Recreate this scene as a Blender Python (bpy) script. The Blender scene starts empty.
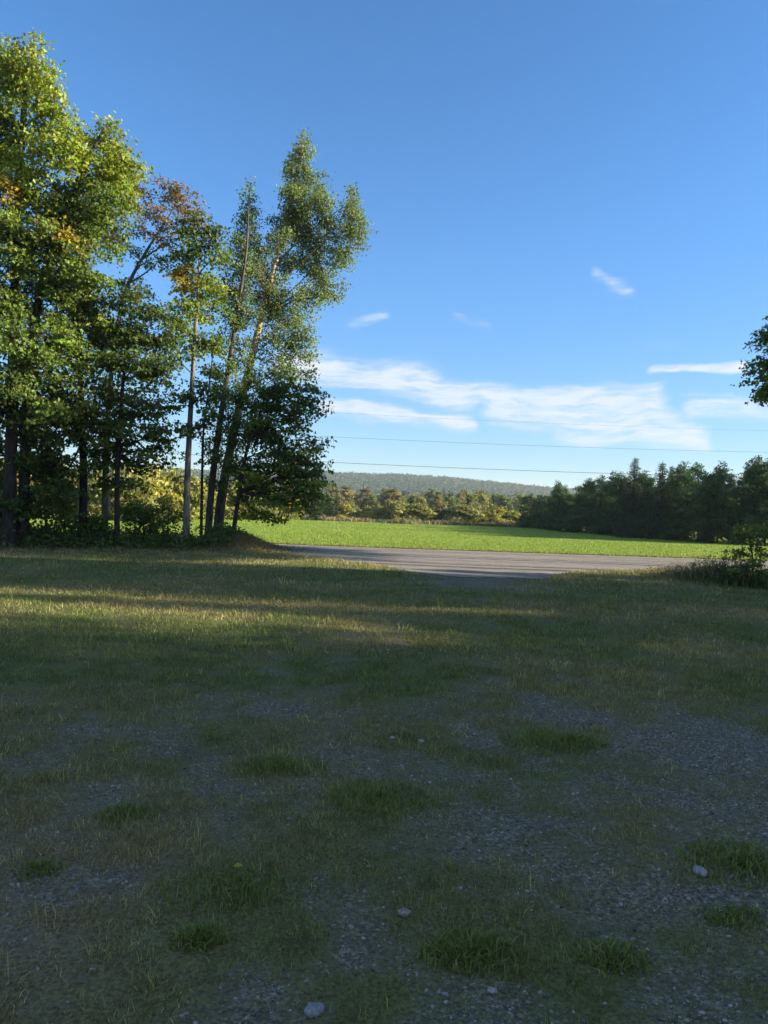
import bpy, math, numpy as np
from mathutils import Vector, Matrix

R = math.radians
SC = bpy.context.scene
COL = SC.collection
rng = np.random.default_rng(7)

# ------------------------------------------------------------------ camera
F = 1024 * 26 / 36.0
CAM_H = 1.6
ROLL = R(2.0)
cam_d = bpy.data.cameras.new('camera')
cam_d.sensor_fit = 'VERTICAL'
cam_d.sensor_height = 36.0
cam_d.sensor_width = 27.0
cam_d.lens = 26.0
cam_d.clip_start = 0.05
cam_d.clip_end = 20000
cam = bpy.data.objects.new('camera', cam_d)
COL.objects.link(cam)
CM = Matrix.Rotation(R(90.0), 4, 'X') @ Matrix.Rotation(ROLL, 4, 'Z')
cam.matrix_world = Matrix.Translation((0, 0, CAM_H)) @ CM
SC.camera = cam
CM3 = np.array(CM.to_3x3())


def ray(px, py):
    return CM3 @ np.array([(px - 384.0) / F, (512.0 - py) / F, -1.0])


def at(px, py, d):
    """world point at depth d (metres along the road-facing axis) seen near that pixel of the survey photo"""
    r = ray(px, py)
    return np.array([0, 0, CAM_H]) + r * (d / r[1])


def gp(px, py, z=0.0):
    r = ray(px, py)
    t = (z - CAM_H) / r[2]
    return np.array([0, 0, CAM_H]) + r * t


# ------------------------------------------------------------------ noise
def _hash(ix, iy, seed):
    h = (ix.astype(np.int64) * 374761393 + iy.astype(np.int64) * 668265263 + seed * 1442695041) & 0xFFFFFFFF
    h = ((h ^ (h >> 13)) * 1274126177) & 0xFFFFFFFF
    h = h ^ (h >> 16)
    return (h & 0xFFFFFF) / float(0xFFFFFF)


def vnoise(x, y, seed=0):
    x = np.asarray(x, float); y = np.asarray(y, float)
    ix = np.floor(x); iy = np.floor(y)
    fx = x - ix; fy = y - iy
    fx = fx * fx * (3 - 2 * fx); fy = fy * fy * (3 - 2 * fy)
    a = _hash(ix, iy, seed); b = _hash(ix + 1, iy, seed)
    c = _hash(ix, iy + 1, seed); d = _hash(ix + 1, iy + 1, seed)
    return (a * (1 - fx) + b * fx) * (1 - fy) + (c * (1 - fx) + d * fx) * fy


def fbm(x, y, seed=0, oct=4):
    s = 0; a = 0.5; t = 0
    for k in range(oct):
        s = s + a * vnoise(x * 2 ** k + 17.3 * k, y * 2 ** k - 9.1 * k, seed + k)
        t += a; a *= 0.55
    return s / t


def sstep(a, b, x):
    t = np.clip((np.asarray(x, float) - a) / (b - a), 0, 1)
    return t * t * (3 - 2 * t)


# ------------------------------------------------------------------ mesh helpers
def mesh_data(name, V, faces, mats, col=None, fmat=None, smooth=False, attrs=None):
    """faces: list of int arrays (n,k)"""
    me = bpy.data.meshes.new(name)
    V = np.asarray(V, np.float32)
    faces = [np.asarray(f, np.int32) for f in faces if len(f)]
    me.vertices.add(len(V))
    me.vertices.foreach_set('co', V.ravel())
    loops = np.concatenate([f.ravel() for f in faces])
    counts = np.concatenate([np.full(len(f), f.shape[1], np.int32) for f in faces])
    starts = np.concatenate([[0], np.cumsum(counts)[:-1]]).astype(np.int32)
    me.loops.add(len(loops))
    me.loops.foreach_set('vertex_index', loops)
    me.polygons.add(len(counts))
    me.polygons.foreach_set('loop_start', starts)
    me.polygons.foreach_set('loop_total', counts)
    for m in mats:
        me.materials.append(m)
    if fmat is not None:
        me.polygons.foreach_set('material_index', np.asarray(fmat, np.int32))
    me.polygons.foreach_set('use_smooth', np.full(len(counts), bool(smooth)))
    me.update(calc_edges=True)
    if col is not None:
        a = me.attributes.new('col', 'FLOAT_COLOR', 'POINT')
        c = np.ones((len(V), 4), np.float32); c[:, :3] = col
        a.data.foreach_set('color', c.ravel())
    for k, v in (attrs or {}).items():
        a = me.attributes.new(k, 'FLOAT', 'POINT')
        a.data.foreach_set('value', np.asarray(v, np.float32))
    return me


def link(name, me, parent=None, loc=None):
    o = bpy.data.objects.new(name, me)
    COL.objects.link(o)
    if parent is not None:
        o.parent = parent
    if loc is not None:
        o.location = loc
    return o


def tag(o, label=None, cat=None, group=None, kind=None):
    if label: o['label'] = label
    if cat: o['category'] = cat
    if group: o['group'] = group
    if kind: o['kind'] = kind
    return o


def thing(name, label, cat, loc, group=None):
    o = bpy.data.objects.new(name, None)
    o.empty_display_size = 0.2
    COL.objects.link(o)
    o.location = loc
    return tag(o, label, cat, group)


class MB:
    def __init__(s):
        s.V = []; s.Fq = []; s.Ft = []; s.C = []; s.n = 0

    def add(s, V, quads=None, tris=None, col=(0.1, 0.1, 0.1)):
        V = np.asarray(V, float)
        if quads is not None and len(quads): s.Fq.append(np.asarray(quads) + s.n)
        if tris is not None and len(tris): s.Ft.append(np.asarray(tris) + s.n)
        c = np.asarray(col, float)
        if c.ndim == 1: c = np.repeat(c[None], len(V), 0)
        s.V.append(V); s.C.append(c); s.n += len(V)

    def tube(s, P, r, n=6, col=(0.1, 0.1, 0.1), cap=True):
        P = np.asarray(P, float); m = len(P)
        r = np.broadcast_to(np.asarray(r, float), (m,))
        T = np.gradient(P, axis=0)
        T /= np.linalg.norm(T, axis=1, keepdims=True) + 1e-9
        ref = np.array([1.0, 0, 0]) if abs(T[0, 0]) < 0.8 else np.array([0, 1.0, 0])
        A = np.cross(T, ref); A /= np.linalg.norm(A, axis=1, keepdims=True) + 1e-9
        B = np.cross(T, A)
        ang = np.arange(n) * 2 * np.pi / n
        V = P[:, None] + r[:, None, None] * (np.cos(ang)[None, :, None] * A[:, None] + np.sin(ang)[None, :, None] * B[:, None])
        V = V.reshape(-1, 3)
        i = np.arange(m - 1)[:, None] * n; j = np.arange(n)[None]
        k = (j + 1) % n
        Q = np.stack([i + j, i + k, i + n + k, i + n + j], -1).reshape(-1, 4)
        s.add(V, quads=Q, col=col)

    def mesh(s, name, mats, smooth=False):
        f = []
        if s.Fq: f.append(np.concatenate(s.Fq))
        if s.Ft: f.append(np.concatenate(s.Ft))
        return mesh_data(name, np.concatenate(s.V), f, mats, col=np.concatenate(s.C), smooth=smooth)


def twigs(mb, A, B, r0, r1, col):
    """many 3-sided straight twigs at once"""
    A = np.asarray(A); B = np.asarray(B); n = len(A)
    T = B - A; T /= np.linalg.norm(T, axis=1, keepdims=True) + 1e-9
    X = np.cross(T, np.array([0.31, 0.2, 0.93])); X /= np.linalg.norm(X, axis=1, keepdims=True) + 1e-9
    Y = np.cross(T, X)
    V = []
    for P, r in ((A, r0), (B, r1)):
        for a in (0, 2.094, 4.189):
            V.append(P + r * (math.cos(a) * X + math.sin(a) * Y))
    V = np.stack(V, 1).reshape(-1, 3)
    b = np.arange(n)[:, None] * 6
    Q = np.concatenate([b + np.array([[i, (i + 1) % 3, 3 + (i + 1) % 3, 3 + i]]) for i in range(3)])
    mb.add(V, quads=Q, col=col)


def unit(v):
    return v / (np.linalg.norm(v, axis=-1, keepdims=True) + 1e-9)


def leaves(mb, C, out, col, per=20, rad=0.3, flat=0.3, L=0.11, W=0.75, up=0.4, droop=0.5, jit=0.25, g=None, rnd=0.45):
    """sprays of leaf-sized faces round the points C; col (n,3)"""
    g = g or rng
    n = len(C)
    th = g.uniform(0, 2 * np.pi, (n, per)); rr = rad * np.sqrt(g.uniform(0.02, 1, (n, per)))
    off = np.stack([rr * np.cos(th), rr * np.sin(th), flat * rad * g.normal(0, 0.6, (n, per)) - droop * rr * rr / rad * 0.6], -1)
    # tilt the spray outwards and down
    P = C[:, None] + off + out[:, None] * (g.normal(0, 0.25, (n, per, 1)) * rad)
    P = P.reshape(-1, 3)
    o = np.repeat(out, per, 0)
    Nn = unit(np.array([0, 0, up]) + 0.5 * o + g.normal(0, 0.5, P.shape))
    t = unit(np.cross(Nn, g.normal(0, 1, P.shape)))
    b = np.cross(Nn, t)
    l = (np.repeat(np.broadcast_to(L, (n,)), per) * g.uniform(0.65, 1.25, len(P)))[:, None]
    w = l * W
    base = P - t * l * 0.5; tip = P + t * l * 0.5 - Nn * l * 0.12
    s1 = P + b * w * 0.5 + Nn * l * 0.1 - t * l * 0.08; s2 = P - b * w * 0.5 + Nn * l * 0.1 - t * l * 0.08
    V = np.stack([base, s1, tip, s2], 1).reshape(-1, 3)
    Q = np.arange(len(P) * 4).reshape(-1, 4)
    c = np.repeat(np.asarray(col), per, 0)
    c = c * g.uniform(1 - jit, 1 + jit, (len(P), 1)) * (1 + g.normal(0, 0.08, (len(P), 3)))
    mb.add(V, quads=Q, col=np.repeat(np.clip(c, 0.004, 1), 4, 0))


# ------------------------------------------------------------------ material helpers
def new_mat(name):
    m = bpy.data.materials.new(name); m.use_nodes = True
    nt = m.node_tree
    for n in list(nt.nodes): nt.nodes.remove(n)
    return m, nt


def nd(nt, t, ins=None, **props):
    n = nt.nodes.new(t)
    for k, v in props.items(): setattr(n, k, v)
    for k, v in (ins or {}).items():
        s = n.inputs[k]
        if isinstance(v, bpy.types.NodeSocket): nt.links.new(v, s)
        else: s.default_value = v
    return n


def math_(nt, op, a, b=None, c=None, clamp=False):
    ins = {0: a}
    if b is not None: ins[1] = b
    if c is not None: ins[2] = c
    n = nd(nt, 'ShaderNodeMath', ins, operation=op)
    n.use_clamp = clamp
    return n.outputs[0]


def mixc(nt, f, a, b, mode='MIX'):
    n = nd(nt, 'ShaderNodeMix', data_type='RGBA', blend_type=mode)
    for s, v in ((n.inputs[0], f), (n.inputs[6], a), (n.inputs[7], b)):
        if isinstance(v, bpy.types.NodeSocket): nt.links.new(v, s)
        else: s.default_value = v if not isinstance(v, tuple) or len(v) == 4 else (*v, 1)
    return n.outputs[2]


def ramp(nt, f, stops):
    n = nd(nt, 'ShaderNodeValToRGB', {0: f})
    e = n.color_ramp.elements
    while len(e) < len(stops): e.new(0.5)
    for x, (p, c) in zip(e, stops):
        x.position = p; x.color = (*c, 1) if len(c) == 3 else c
    return n.outputs[0]


def attr(nt, name):
    return nd(nt, 'ShaderNodeAttribute', attribute_name=name)


def leaf_mat(name, trans=0.4, rough=0.55, tcol=(1.25, 1.2, 0.55)):
    m, nt = new_mat(name)
    c = attr(nt, 'col').outputs['Color']
    p = nd(nt, 'ShaderNodeBsdfPrincipled', {'Base Color': c, 'Roughness': rough, 'Specular IOR Level': 0.35})
    tc = mixc(nt, 1.0, c, tcol, 'MULTIPLY')
    t = nd(nt, 'ShaderNodeBsdfTranslucent', {'Color': tc})
    mx = nd(nt, 'ShaderNodeMixShader', {0: trans, 1: p.outputs[0], 2: t.outputs[0]})
    nd(nt, 'ShaderNodeOutputMaterial', {0: mx.outputs[0]})
    return m


def bark_mat(name, rough=0.9):
    m, nt = new_mat(name)
    c = attr(nt, 'col').outputs['Color']
    co = nd(nt, 'ShaderNodeTexCoord').outputs['Object']
    mp = nd(nt, 'ShaderNodeMapping', {0: co, 'Scale': (14, 14, 3)})
    n = nd(nt, 'ShaderNodeTexNoise', {'Vector': mp.outputs[0], 'Scale': 1.0, 'Detail': 5.0})
    f = ramp(nt, n.outputs['Fac'], [(0.3, (0.45, 0.45, 0.45)), (0.7, (1.5, 1.5, 1.5))])
    cc = mixc(nt, 1.0, c, f, 'MULTIPLY')
    b = nd(nt, 'ShaderNodeBump', {'Strength': 0.7, 'Distance': 0.03, 'Height': n.outputs['Fac']})
    p = nd(nt, 'ShaderNodeBsdfPrincipled', {'Base Color': cc, 'Roughness': rough, 'Normal': b.outputs[0], 'Specular IOR Level': 0.2})
    nd(nt, 'ShaderNodeOutputMaterial', {0: p.outputs[0]})
    return m


M_LEAF = leaf_mat('leaf', 0.45)
M_NEEDLE = leaf_mat('needle', 0.15, 0.6)
M_GRASS = leaf_mat('grass_blade', 0.3, 0.6, (1.2, 1.15, 0.6))
M_BARK = bark_mat('bark')

# ------------------------------------------------------------------ terrain
MOUND = at(240, 545, 27.5)[:2]


def gz(x, y):
    x = np.asarray(x, float); y = np.asarray(y, float)
    far = sstep(14, 22, y)
    micro = (fbm(x / 0.5, y / 0.5, 3, 3) - 0.5) * 0.05 + (fbm(x / 0.09, y / 0.09, 5, 2) - 0.5) * 0.014
    macro = (fbm(x / 7.0, y / 7.0, 11, 2) - 0.5) * 0.16
    m = np.exp(-(((x - MOUND[0]) / 1.0) ** 2 + ((y - MOUND[1]) / 1.3) ** 2)) * 0.5
    bank = np.exp(-(((x + 11.5) / 5.5) ** 2 + ((y - 26.5) / 1.8) ** 2)) * 0.22
    return micro * (1 - 0.8 * far) + macro * (1 - 0.9 * sstep(15, 30, y)) * sstep(1, 5, y) + m * sstep(0, 1, 1) + bank


NEAR_EDGE = [(-400, 28.5), (-9, 28.5), (-5.5, 27.5), (-3.5, 26), (-1.4, 23.4), (0.3, 20.6), (2.1, 18.6), (4.1, 19.4), (5.4, 21.3), (7.5, 23.2),
             (10.2, 24.4), (14, 25.5), (400, 26)]
NE = np.array(NEAR_EDGE)


def road_near(x):
    return np.interp(x, NE[:, 0], NE[:, 1]) + (fbm(x / 0.8, x * 0 + 3.3, 21, 4) - 0.5) * 1.6


FIELD_NEAR = 33.0
FIELD_FAR = 108.0


def coverage(x, y):
    """how much of the ground is covered by grass, 0..1"""
    a = fbm(x / 1.3 + 5, y / 1.3, 31, 4)
    b = fbm(x / 0.35, y / 0.35, 37, 3)
    c = 0.72 + 0.55 * (a - 0.5) + 1.1 * (b - 0.5)
    c = c + 0.30 * sstep(4.0, 8, y)
    gravel_r = sstep(-0.3, 1.6, x - 0.12 * (y - 3)) * (1 - sstep(5.0, 9.0, y))
    c = c - 0.36 * gravel_r
    # worn wheel track up the middle of the lawn
    tr = np.exp(-((x - (-1.6 + 0.16 * y)) / 0.55) ** 2) + np.exp(-((x - (0.35 + 0.11 * y)) / 0.5) ** 2)
    c = c - 0.2 * tr * sstep(4, 7, y) * (1 - 0.5 * sstep(9, 13, y))
    drv = np.exp(-((x - 2.3) / 1.6) ** 2) * sstep(13.5, 17.5, y)
    c = c - 0.7 * drv
    return np.clip(c, 0, 1)


def dry_sunlit(x, y):
    d = fbm(x / 1.9 - 4, y / 1.9, 41, 3)
    d = .06 + sstep(0.42, 0.70, d) * 0.5
    d = d + 0.5 * np.exp(-((x + 1.6) / 0.9) ** 2 - ((y - 2.9) / 0.9) ** 2)
    d = d + 0.25 * sstep(11, 12.5, y) * (1 - sstep(13.5, 15, y))  # sunlit strip across the lawn tinted in as extra straw colour
    d = d + 0.45 * sstep(20, 23, y)
    return np.clip(d, 0, 1)


def build_ground():
    yn = 1.2 * (42 / 1.2) ** np.linspace(0, 1, 400)
    yb = np.array([-150, -100, -60, -40, -25, -15, -8, -4, -2, -0.5, 0.4, 0.9])
    yf = 42 * (2500 / 42) ** np.linspace(0, 1, 60)[1:]
    ys = np.concatenate([yb, yn, yf])
    s_in = np.linspace(-1, 1, 261)
    s_out = np.array([1.15, 1.4, 2, 3, 5, 8, 13, 22, 40])
    out_x = np.array([0.02, 0.05, 0.1, 0.2, 0.35, 0.5, 0.7, 0.85, 1.0])
    rows = []
    for y in ys:
        w = min(0.6 * max(y, 0) + 3.0, 1600)
        xo = w + (2500 - w) * out_x ** 2
        xs = np.concatenate([-xo[::-1], s_in * w, xo])
        rows.append(np.stack([xs, np.full(len(xs), y)], 1))
    G = np.stack(rows)
    ny, nx = G.shape[:2]
    x = G[..., 0].ravel(); y = G[..., 1].ravel()
    z = gz(x, y)
    i = np.arange(ny - 1)[:, None] * nx + np.arange(nx - 1)[None]
    Q = np.stack([i, i + 1, i + nx + 1, i + nx], -1).reshape(-1, 4)
    cv = coverage(x, y) * (1 - sstep(40, 45, y)) + sstep(40, 45, y)
    me = mesh_data('ground', np.stack([x, y, z], 1), [Q], [ground_mat()], smooth=True, attrs={'grass': cv, 'dry': dry_sunlit(x, y)})
    tag(link('ground', me), kind='structure')


def ground_mat():
    m, nt = new_mat('lawn_ground')
    co = nd(nt, 'ShaderNodeTexCoord').outputs['Object']
    v = nd(nt, 'ShaderNodeTexVoronoi', {'Vector': co, 'Scale': 95.0, 'Randomness': 1.0})
    v2 = nd(nt, 'ShaderNodeTexVoronoi', {'Vector': co, 'Scale': 47.0})
    cellv = nd(nt, 'ShaderNodeSeparateColor', {0: v.outputs['Color']}).outputs[0]
    cell2 = nd(nt, 'ShaderNodeSeparateColor', {0: v2.outputs['Color']}).outputs[1]
    mixn = math_(nt, 'MULTIPLY_ADD', cell2, 0.4, math_(nt, 'MULTIPLY', cellv, 0.6))
    grav = ramp(nt, mixn, [(0.0, (0.045, 0.042, 0.030)), (0.4, (0.10, 0.094, 0.068)), (0.8, (0.21, 0.195, 0.145)), (1.0, (0.46, 0.42, 0.34))])
    n1 = nd(nt, 'ShaderNodeTexNoise', {'Vector': co, 'Scale': 9.0, 'Detail': 6.0})
    n2 = nd(nt, 'ShaderNodeTexNoise', {'Vector': co, 'Scale': 60.0, 'Detail': 4.0})
    soil = ramp(nt, n2.outputs['Fac'], [(0.3, (0.05, 0.043, 0.022)), (0.7, (0.17, 0.145, 0.08))])
    gr = ramp(nt, n2.outputs['Fac'], [(0.3, (0.05, 0.065, 0.017)), (0.7, (0.14, 0.17, 0.045))])
    dr = ramp(nt, n2.outputs['Fac'], [(0.3, (0.08, 0.066, 0.03)), (0.7, (0.25, 0.205, 0.105))])
    dry = attr(nt, 'dry').outputs['Fac']
    thatch = mixc(nt, dry, gr, dr)
    thatch = mixc(nt, ramp(nt, n1.outputs['Fac'], [(0.4, (0, 0, 0)), (0.6, (1, 1, 1))]), thatch, mixc(nt, 0.5, thatch, soil))
    g = attr(nt, 'grass').outputs['Fac']
    gm = math_(nt, 'ADD', g, math_(nt, 'MULTIPLY', math_(nt, 'SUBTRACT', n1.outputs['Fac'], 0.5), 0.9))
    gm = math_(nt, 'ADD', gm, math_(nt, 'MULTIPLY', math_(nt, 'SUBTRACT', n2.outputs['Fac'], 0.5), 0.5))
    f = nd(nt, 'ShaderNodeMapRange', {0: gm, 1: 0.22, 2: 0.78}).outputs[0]
    c = mixc(nt, f, grav, thatch)
    h = math_(nt, 'ADD', math_(nt, 'MULTIPLY', v.outputs['Distance'], -0.6), math_(nt, 'MULTIPLY', n2.outputs['Fac'], 0.8))
    b = nd(nt, 'ShaderNodeBump', {'Strength': 0.9, 'Distance': 0.012, 'Height': h})
    p = nd(nt, 'ShaderNodeBsdfPrincipled', {'Base Color': c, 'Roughness': 0.95, 'Normal': b.outputs[0], 'Specular IOR Level': 0.15})
    nd(nt, 'ShaderNodeOutputMaterial', {0: p.outputs[0]})
    return m


def road_mat():
    m, nt = new_mat('gravel_road')
    co = nd(nt, 'ShaderNodeTexCoord').outputs['Object']
    v = nd(nt, 'ShaderNodeTexVoronoi', {'Vector': co, 'Scale': 30.0})
    cell = nd(nt, 'ShaderNodeSeparateColor', {0: v.outputs['Color']}).outputs[0]
    n = nd(nt, 'ShaderNodeTexNoise', {'Vector': co, 'Scale': 1.3, 'Detail': 8.0, 'Roughness': 0.7})
    mp = nd(nt, 'ShaderNodeMapping', {0: co, 'Scale': (0.06, 1.0, 1.0)})
    tr = nd(nt, 'ShaderNodeTexNoise', {'Vector': mp.outputs[0], 'Scale': 1.1, 'Detail': 3.0})
    k = math_(nt, 'ADD', math_(nt, 'MULTIPLY', cell, 0.35), math_(nt, 'MULTIPLY', n.outputs['Fac'], 0.65))
    c = ramp(nt, k, [(0.15, (0.115, 0.102, 0.08)), (0.5, (0.235, 0.212, 0.172)), (0.85, (0.40, 0.36, 0.29))])
    c = mixc(nt, ramp(nt, tr.outputs['Fac'], [(0.42, (0, 0, 0)), (0.62, (0.75, 0.75, 0.75))]), c, mixc(nt, 1.0, c, (0.62, 0.6, 0.6), 'MULTIPLY'))
    b = nd(nt, 'ShaderNodeBump', {'Strength': 0.8, 'Distance': 0.03, 'Height': k})
    p = nd(nt, 'ShaderNodeBsdfPrincipled', {'Base Color': c, 'Roughness': 0.95, 'Normal': b.outputs[0], 'Specular IOR Level': 0.15})
    nd(nt, 'ShaderNodeOutputMaterial', {0: p.outputs[0]})
    return m


def field_mat():
    m, nt = new_mat('hay_field')
    co = nd(nt, 'ShaderNodeTexCoord').outputs['Object']
    n = nd(nt, 'ShaderNodeTexNoise', {'Vector': co, 'Scale': 0.12, 'Detail': 6.0, 'Roughness': 0.6})
    mp = nd(nt, 'ShaderNodeMapping', {0: co, 'Scale': (0.03, 0.55, 1.0), 'Rotation': (0, 0, 0.1)})
    st = nd(nt, 'ShaderNodeTexNoise', {'Vector': mp.outputs[0], 'Scale': 1.0, 'Detail': 4.0})
    n2 = nd(nt, 'ShaderNodeTexNoise', {'Vector': co, 'Scale': 5.0, 'Detail': 6.0, 'Roughness': 0.75})
    k = math_(nt, 'ADD', math_(nt, 'MULTIPLY', n.outputs['Fac'], 0.4), math_(nt, 'ADD', math_(nt, 'MULTIPLY', st.outputs['Fac'], 0.25), math_(nt, 'MULTIPLY', n2.outputs['Fac'], 0.35)))
    c = ramp(nt, k, [(0.32, (0.13, 0.215, 0.02)), (0.5, (0.185, 0.275, 0.03)), (0.68, (0.26, 0.33, 0.05))])
    b = nd(nt, 'ShaderNodeBump', {'Strength': 1.0, 'Distance': 0.12, 'Height': n2.outputs['Fac']})
    p = nd(nt, 'ShaderNodeBsdfPrincipled', {'Base Color': c, 'Roughness': 0.9, 'Normal': b.outputs[0], 'Specular IOR Level': 0.1})
    nd(nt, 'ShaderNodeOutputMaterial', {0: p.outputs[0]})
    return m


def sheet(name, xs, y0, y1, ny, dz, mat, power=1.0):
    """ground sheet between the curves y0(x) and y1(x)"""
    t = np.linspace(0, 1, ny) ** power
    X = np.repeat(xs[None], ny, 0)
    Y = y0[None] + (y1 - y0)[None] * t[:, None]
    Z = gz(X.ravel(), Y.ravel()) + dz
    nx = len(xs)
    i = np.arange(ny - 1)[:, None] * nx + np.arange(nx - 1)[None]
    Q = np.stack([i, i + 1, i + nx + 1, i + nx], -1).reshape(-1, 4)
    return tag(link(name, mesh_data(name, np.stack([X.ravel(), Y.ravel(), Z], 1), [Q], [mat], smooth=True)), kind='structure')


# ------------------------------------------------------------------ grass
GREEN = np.array([0.112, 0.160, 0.036]); DRY = np.array([0.34, 0.275, 0.13])


def blades(P, h, w, col, lean=0.6, g=None):
    g = g or rng
    n = len(P)
    a = g.uniform(0, 2 * np.pi, n)
    d = np.stack([np.cos(a), np.sin(a), np.zeros(n)], 1)
    b = g.uniform(0, 2 * np.pi, n)
    s = np.stack([np.cos(b), np.sin(b), np.zeros(n)], 1) * (w * 0.5)[:, None]
    ln = (h * lean * np.abs(g.normal(0.6, 0.5, n)))[:, None]
    up = np.array([0, 0, 1.0])
    hz = h[:, None]
    P0 = P; P1 = P + d * ln * 0.35 + up * hz * 0.55; P2 = P + d * ln + up * hz * g.uniform(0.75, 1.0, (n, 1))
    V = np.stack([P0 - s, P0 + s, P1 + s * 0.8, P1 - s * 0.8, P2], 1).reshape(-1, 3)
    i = np.arange(n)[:, None] * 5
    Q = i + np.array([[0, 1, 2, 3]]); T = i + np.array([[3, 2, 4]])
    c = np.repeat(np.clip(col, 0.004, 1), 5, 0)
    return V, Q, T, c


def lawn_grass():
    g = np.random.default_rng(101)
    out = MB()
    # bands: y0, y1, tufts, blades per tuft, tuft radius, height, width
    for (y0, y1, nt_, per, tr, hh, ww) in ((2.0, 4.2, 15000, 10, 0.03, 0.022, 0.0025), (4.2, 8.0, 26000, 9, 0.042, 0.026, 0.0036),
                                           (8.0, 15.0, 28000, 8, 0.065, 0.033, 0.0062), (15.0, 29.0, 20000, 8, 0.1, 0.042, 0.0115)):
        y = np.sqrt(g.uniform(y0 ** 2, y1 ** 2, nt_))
        x = g.uniform(-1, 1, nt_) * (0.58 * y + 1.2)
        cv = coverage(x, y)
        keep = g.uniform(0, 1, nt_) < np.clip((cv - 0.2) * 1.6, 0.22, 1)
        keep &= ~((y > road_near(x) - 0.15) & (y < FIELD_NEAR))
        keep &= g.uniform(0, 1, nt_) < sstep(.30, .58, fbm(x / .22, y / .3, 83, 3)) + .12
        x, y, cv = x[keep], y[keep], cv[keep]
        n = len(x)
        k = n * per
        big = np.repeat(np.exp(g.normal(0, 0.5, n)), per)
        tone = np.repeat(np.exp(g.normal(0, .32, n)), per)[:, None]
        bx = np.repeat(x, per) + g.normal(0, tr, k); by = np.repeat(y, per) + g.normal(0, tr, k)
        P = np.stack([bx, by, gz(bx, by) - 0.004], 1)
        dr = np.clip(np.repeat(dry_sunlit(x, y), per) + g.normal(0, 0.22, k), 0, 1)[:, None]
        lush = np.repeat(sstep(0.5, 0.9, cv), per)[:, None]
        col = (GREEN * (1 - dr) + DRY * dr) * g.uniform(0.55, 1.4, (k, 1)) * tone
        h = hh * big * g.uniform(0.5, 1.3, k) * (0.75 + 0.5 * lush[:, 0])
        V, Q, T, c = blades(P, h, np.full(k, ww) * g.uniform(0.7, 1.3, k), col, 0.9, g)
        out.add(V, Q, T, c)
    # taller dry grass along the road verges and round the mound
    n = 9000
    x = g.uniform(-8, 14, n)
    y = road_near(x) - np.abs(g.normal(0, 0.9, n)) - 0.05
    ok = ~((x > 0.4) & (x < 4.3))
    x, y = x[ok], y[ok]; n = len(x)
    P = np.stack([x, y, gz(x, y)], 1)
    dr = np.clip(g.normal(0.65, 0.3, n), 0, 1)[:, None]
    col = (GREEN * 1.3 * (1 - dr) + DRY * 1.1 * dr) * g.uniform(0.7, 1.3, (n, 1))
    V, Q, T, c = blades(P, g.uniform(0.03, 0.15, n), g.uniform(0.008, 0.018, n), col, 0.8, g)
    out.add(V, Q, T, c)
    n = 5000
    x = MOUND[0] + g.normal(0, 0.9, n); y = MOUND[1] + g.normal(0, 0.9, n)
    P = np.stack([x, y, gz(x, y)], 1)
    dr = np.clip(g.normal(0.8, 0.25, n), 0, 1)[:, None]
    col = (GREEN * (1 - dr) + np.array([0.2, 0.14, 0.07]) * dr) * g.uniform(0.6, 1.3, (n, 1))
    V, Q, T, c = blades(P, g.uniform(0.06, 0.22, n), g.uniform(0.01, 0.025, n), col, 1.2, g)
    out.add(V, Q, T, c)
    o = link('lawn_grass', out.mesh('lawn_grass', [M_GRASS]))
    tag(o, 'thin patchy green and straw coloured grass growing through the gravel', 'grass', kind='stuff')


def field_grass():
    g = np.random.default_rng(103)
    out = MB()
    n = 120000
    y = FIELD_NEAR - .15 + 74 * g.uniform(0, 1, n) ** 1.9
    x = g.uniform(-.75, .75, n) * y
    ok = x < np.interp(y, [56, 64, 80, 108], [27.5, 24.5, 22.0, 20.8]) + 3
    x, y = x[ok], y[ok]; n = len(x)
    ww = 0.022 * y / 33
    P = np.stack([x, y, gz(x, y) + 0.02], 1)
    dr = np.clip(g.normal(0.2, 0.2, n) + 0.3 * (y < 33.6), 0, 1)[:, None]
    col = (np.array([0.165, 0.265, 0.028]) * (1 - dr) + np.array([0.26, 0.24, 0.09]) * dr) * g.uniform(0.75, 1.25, (n, 1))
    V, Q, T, c = blades(P, g.uniform(0.045, 0.12, n), ww * .85 * g.uniform(0.7, 1.4, n), col, 0.7, g)
    out.add(V, Q, T, c)
    o = link('field_grass', out.mesh('field_grass', [M_GRASS]))
    tag(o, 'short bright green grass covering the field', 'grass', kind='stuff')
    # rank dry grass at the far side of the field
    out = MB()
    n = 16000
    x = g.uniform(-80, 24, n); y = FIELD_FAR + g.uniform(-1.0, 8, n) + 1.2 * vnoise(x / 4, x * 0, 9)
    P = np.stack([x, y, np.zeros(n)], 1)
    pat = fbm(x / 5, y / 3, 77, 3)
    dr = np.clip(sstep(0.35, 0.6, pat) + g.normal(0, 0.2, n), 0, 1)[:, None]
    col = (np.array([0.06, 0.08, 0.025]) * (1 - dr) + np.array([0.24, 0.2, 0.11]) * dr) * g.uniform(0.7, 1.3, (n, 1))
    V, Q, T, c = blades(P, g.uniform(0.3, .85, n) * (0.5 + pat), g.uniform(0.06, 0.14, n), col, 0.5, g)
    out.add(V, Q, T, c)
    o = link('meadow_grass', out.mesh('meadow_grass', [M_GRASS]))
    tag(o, 'strip of tall straw coloured grass along the far side of the field', 'grass', kind='stuff')


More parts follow.
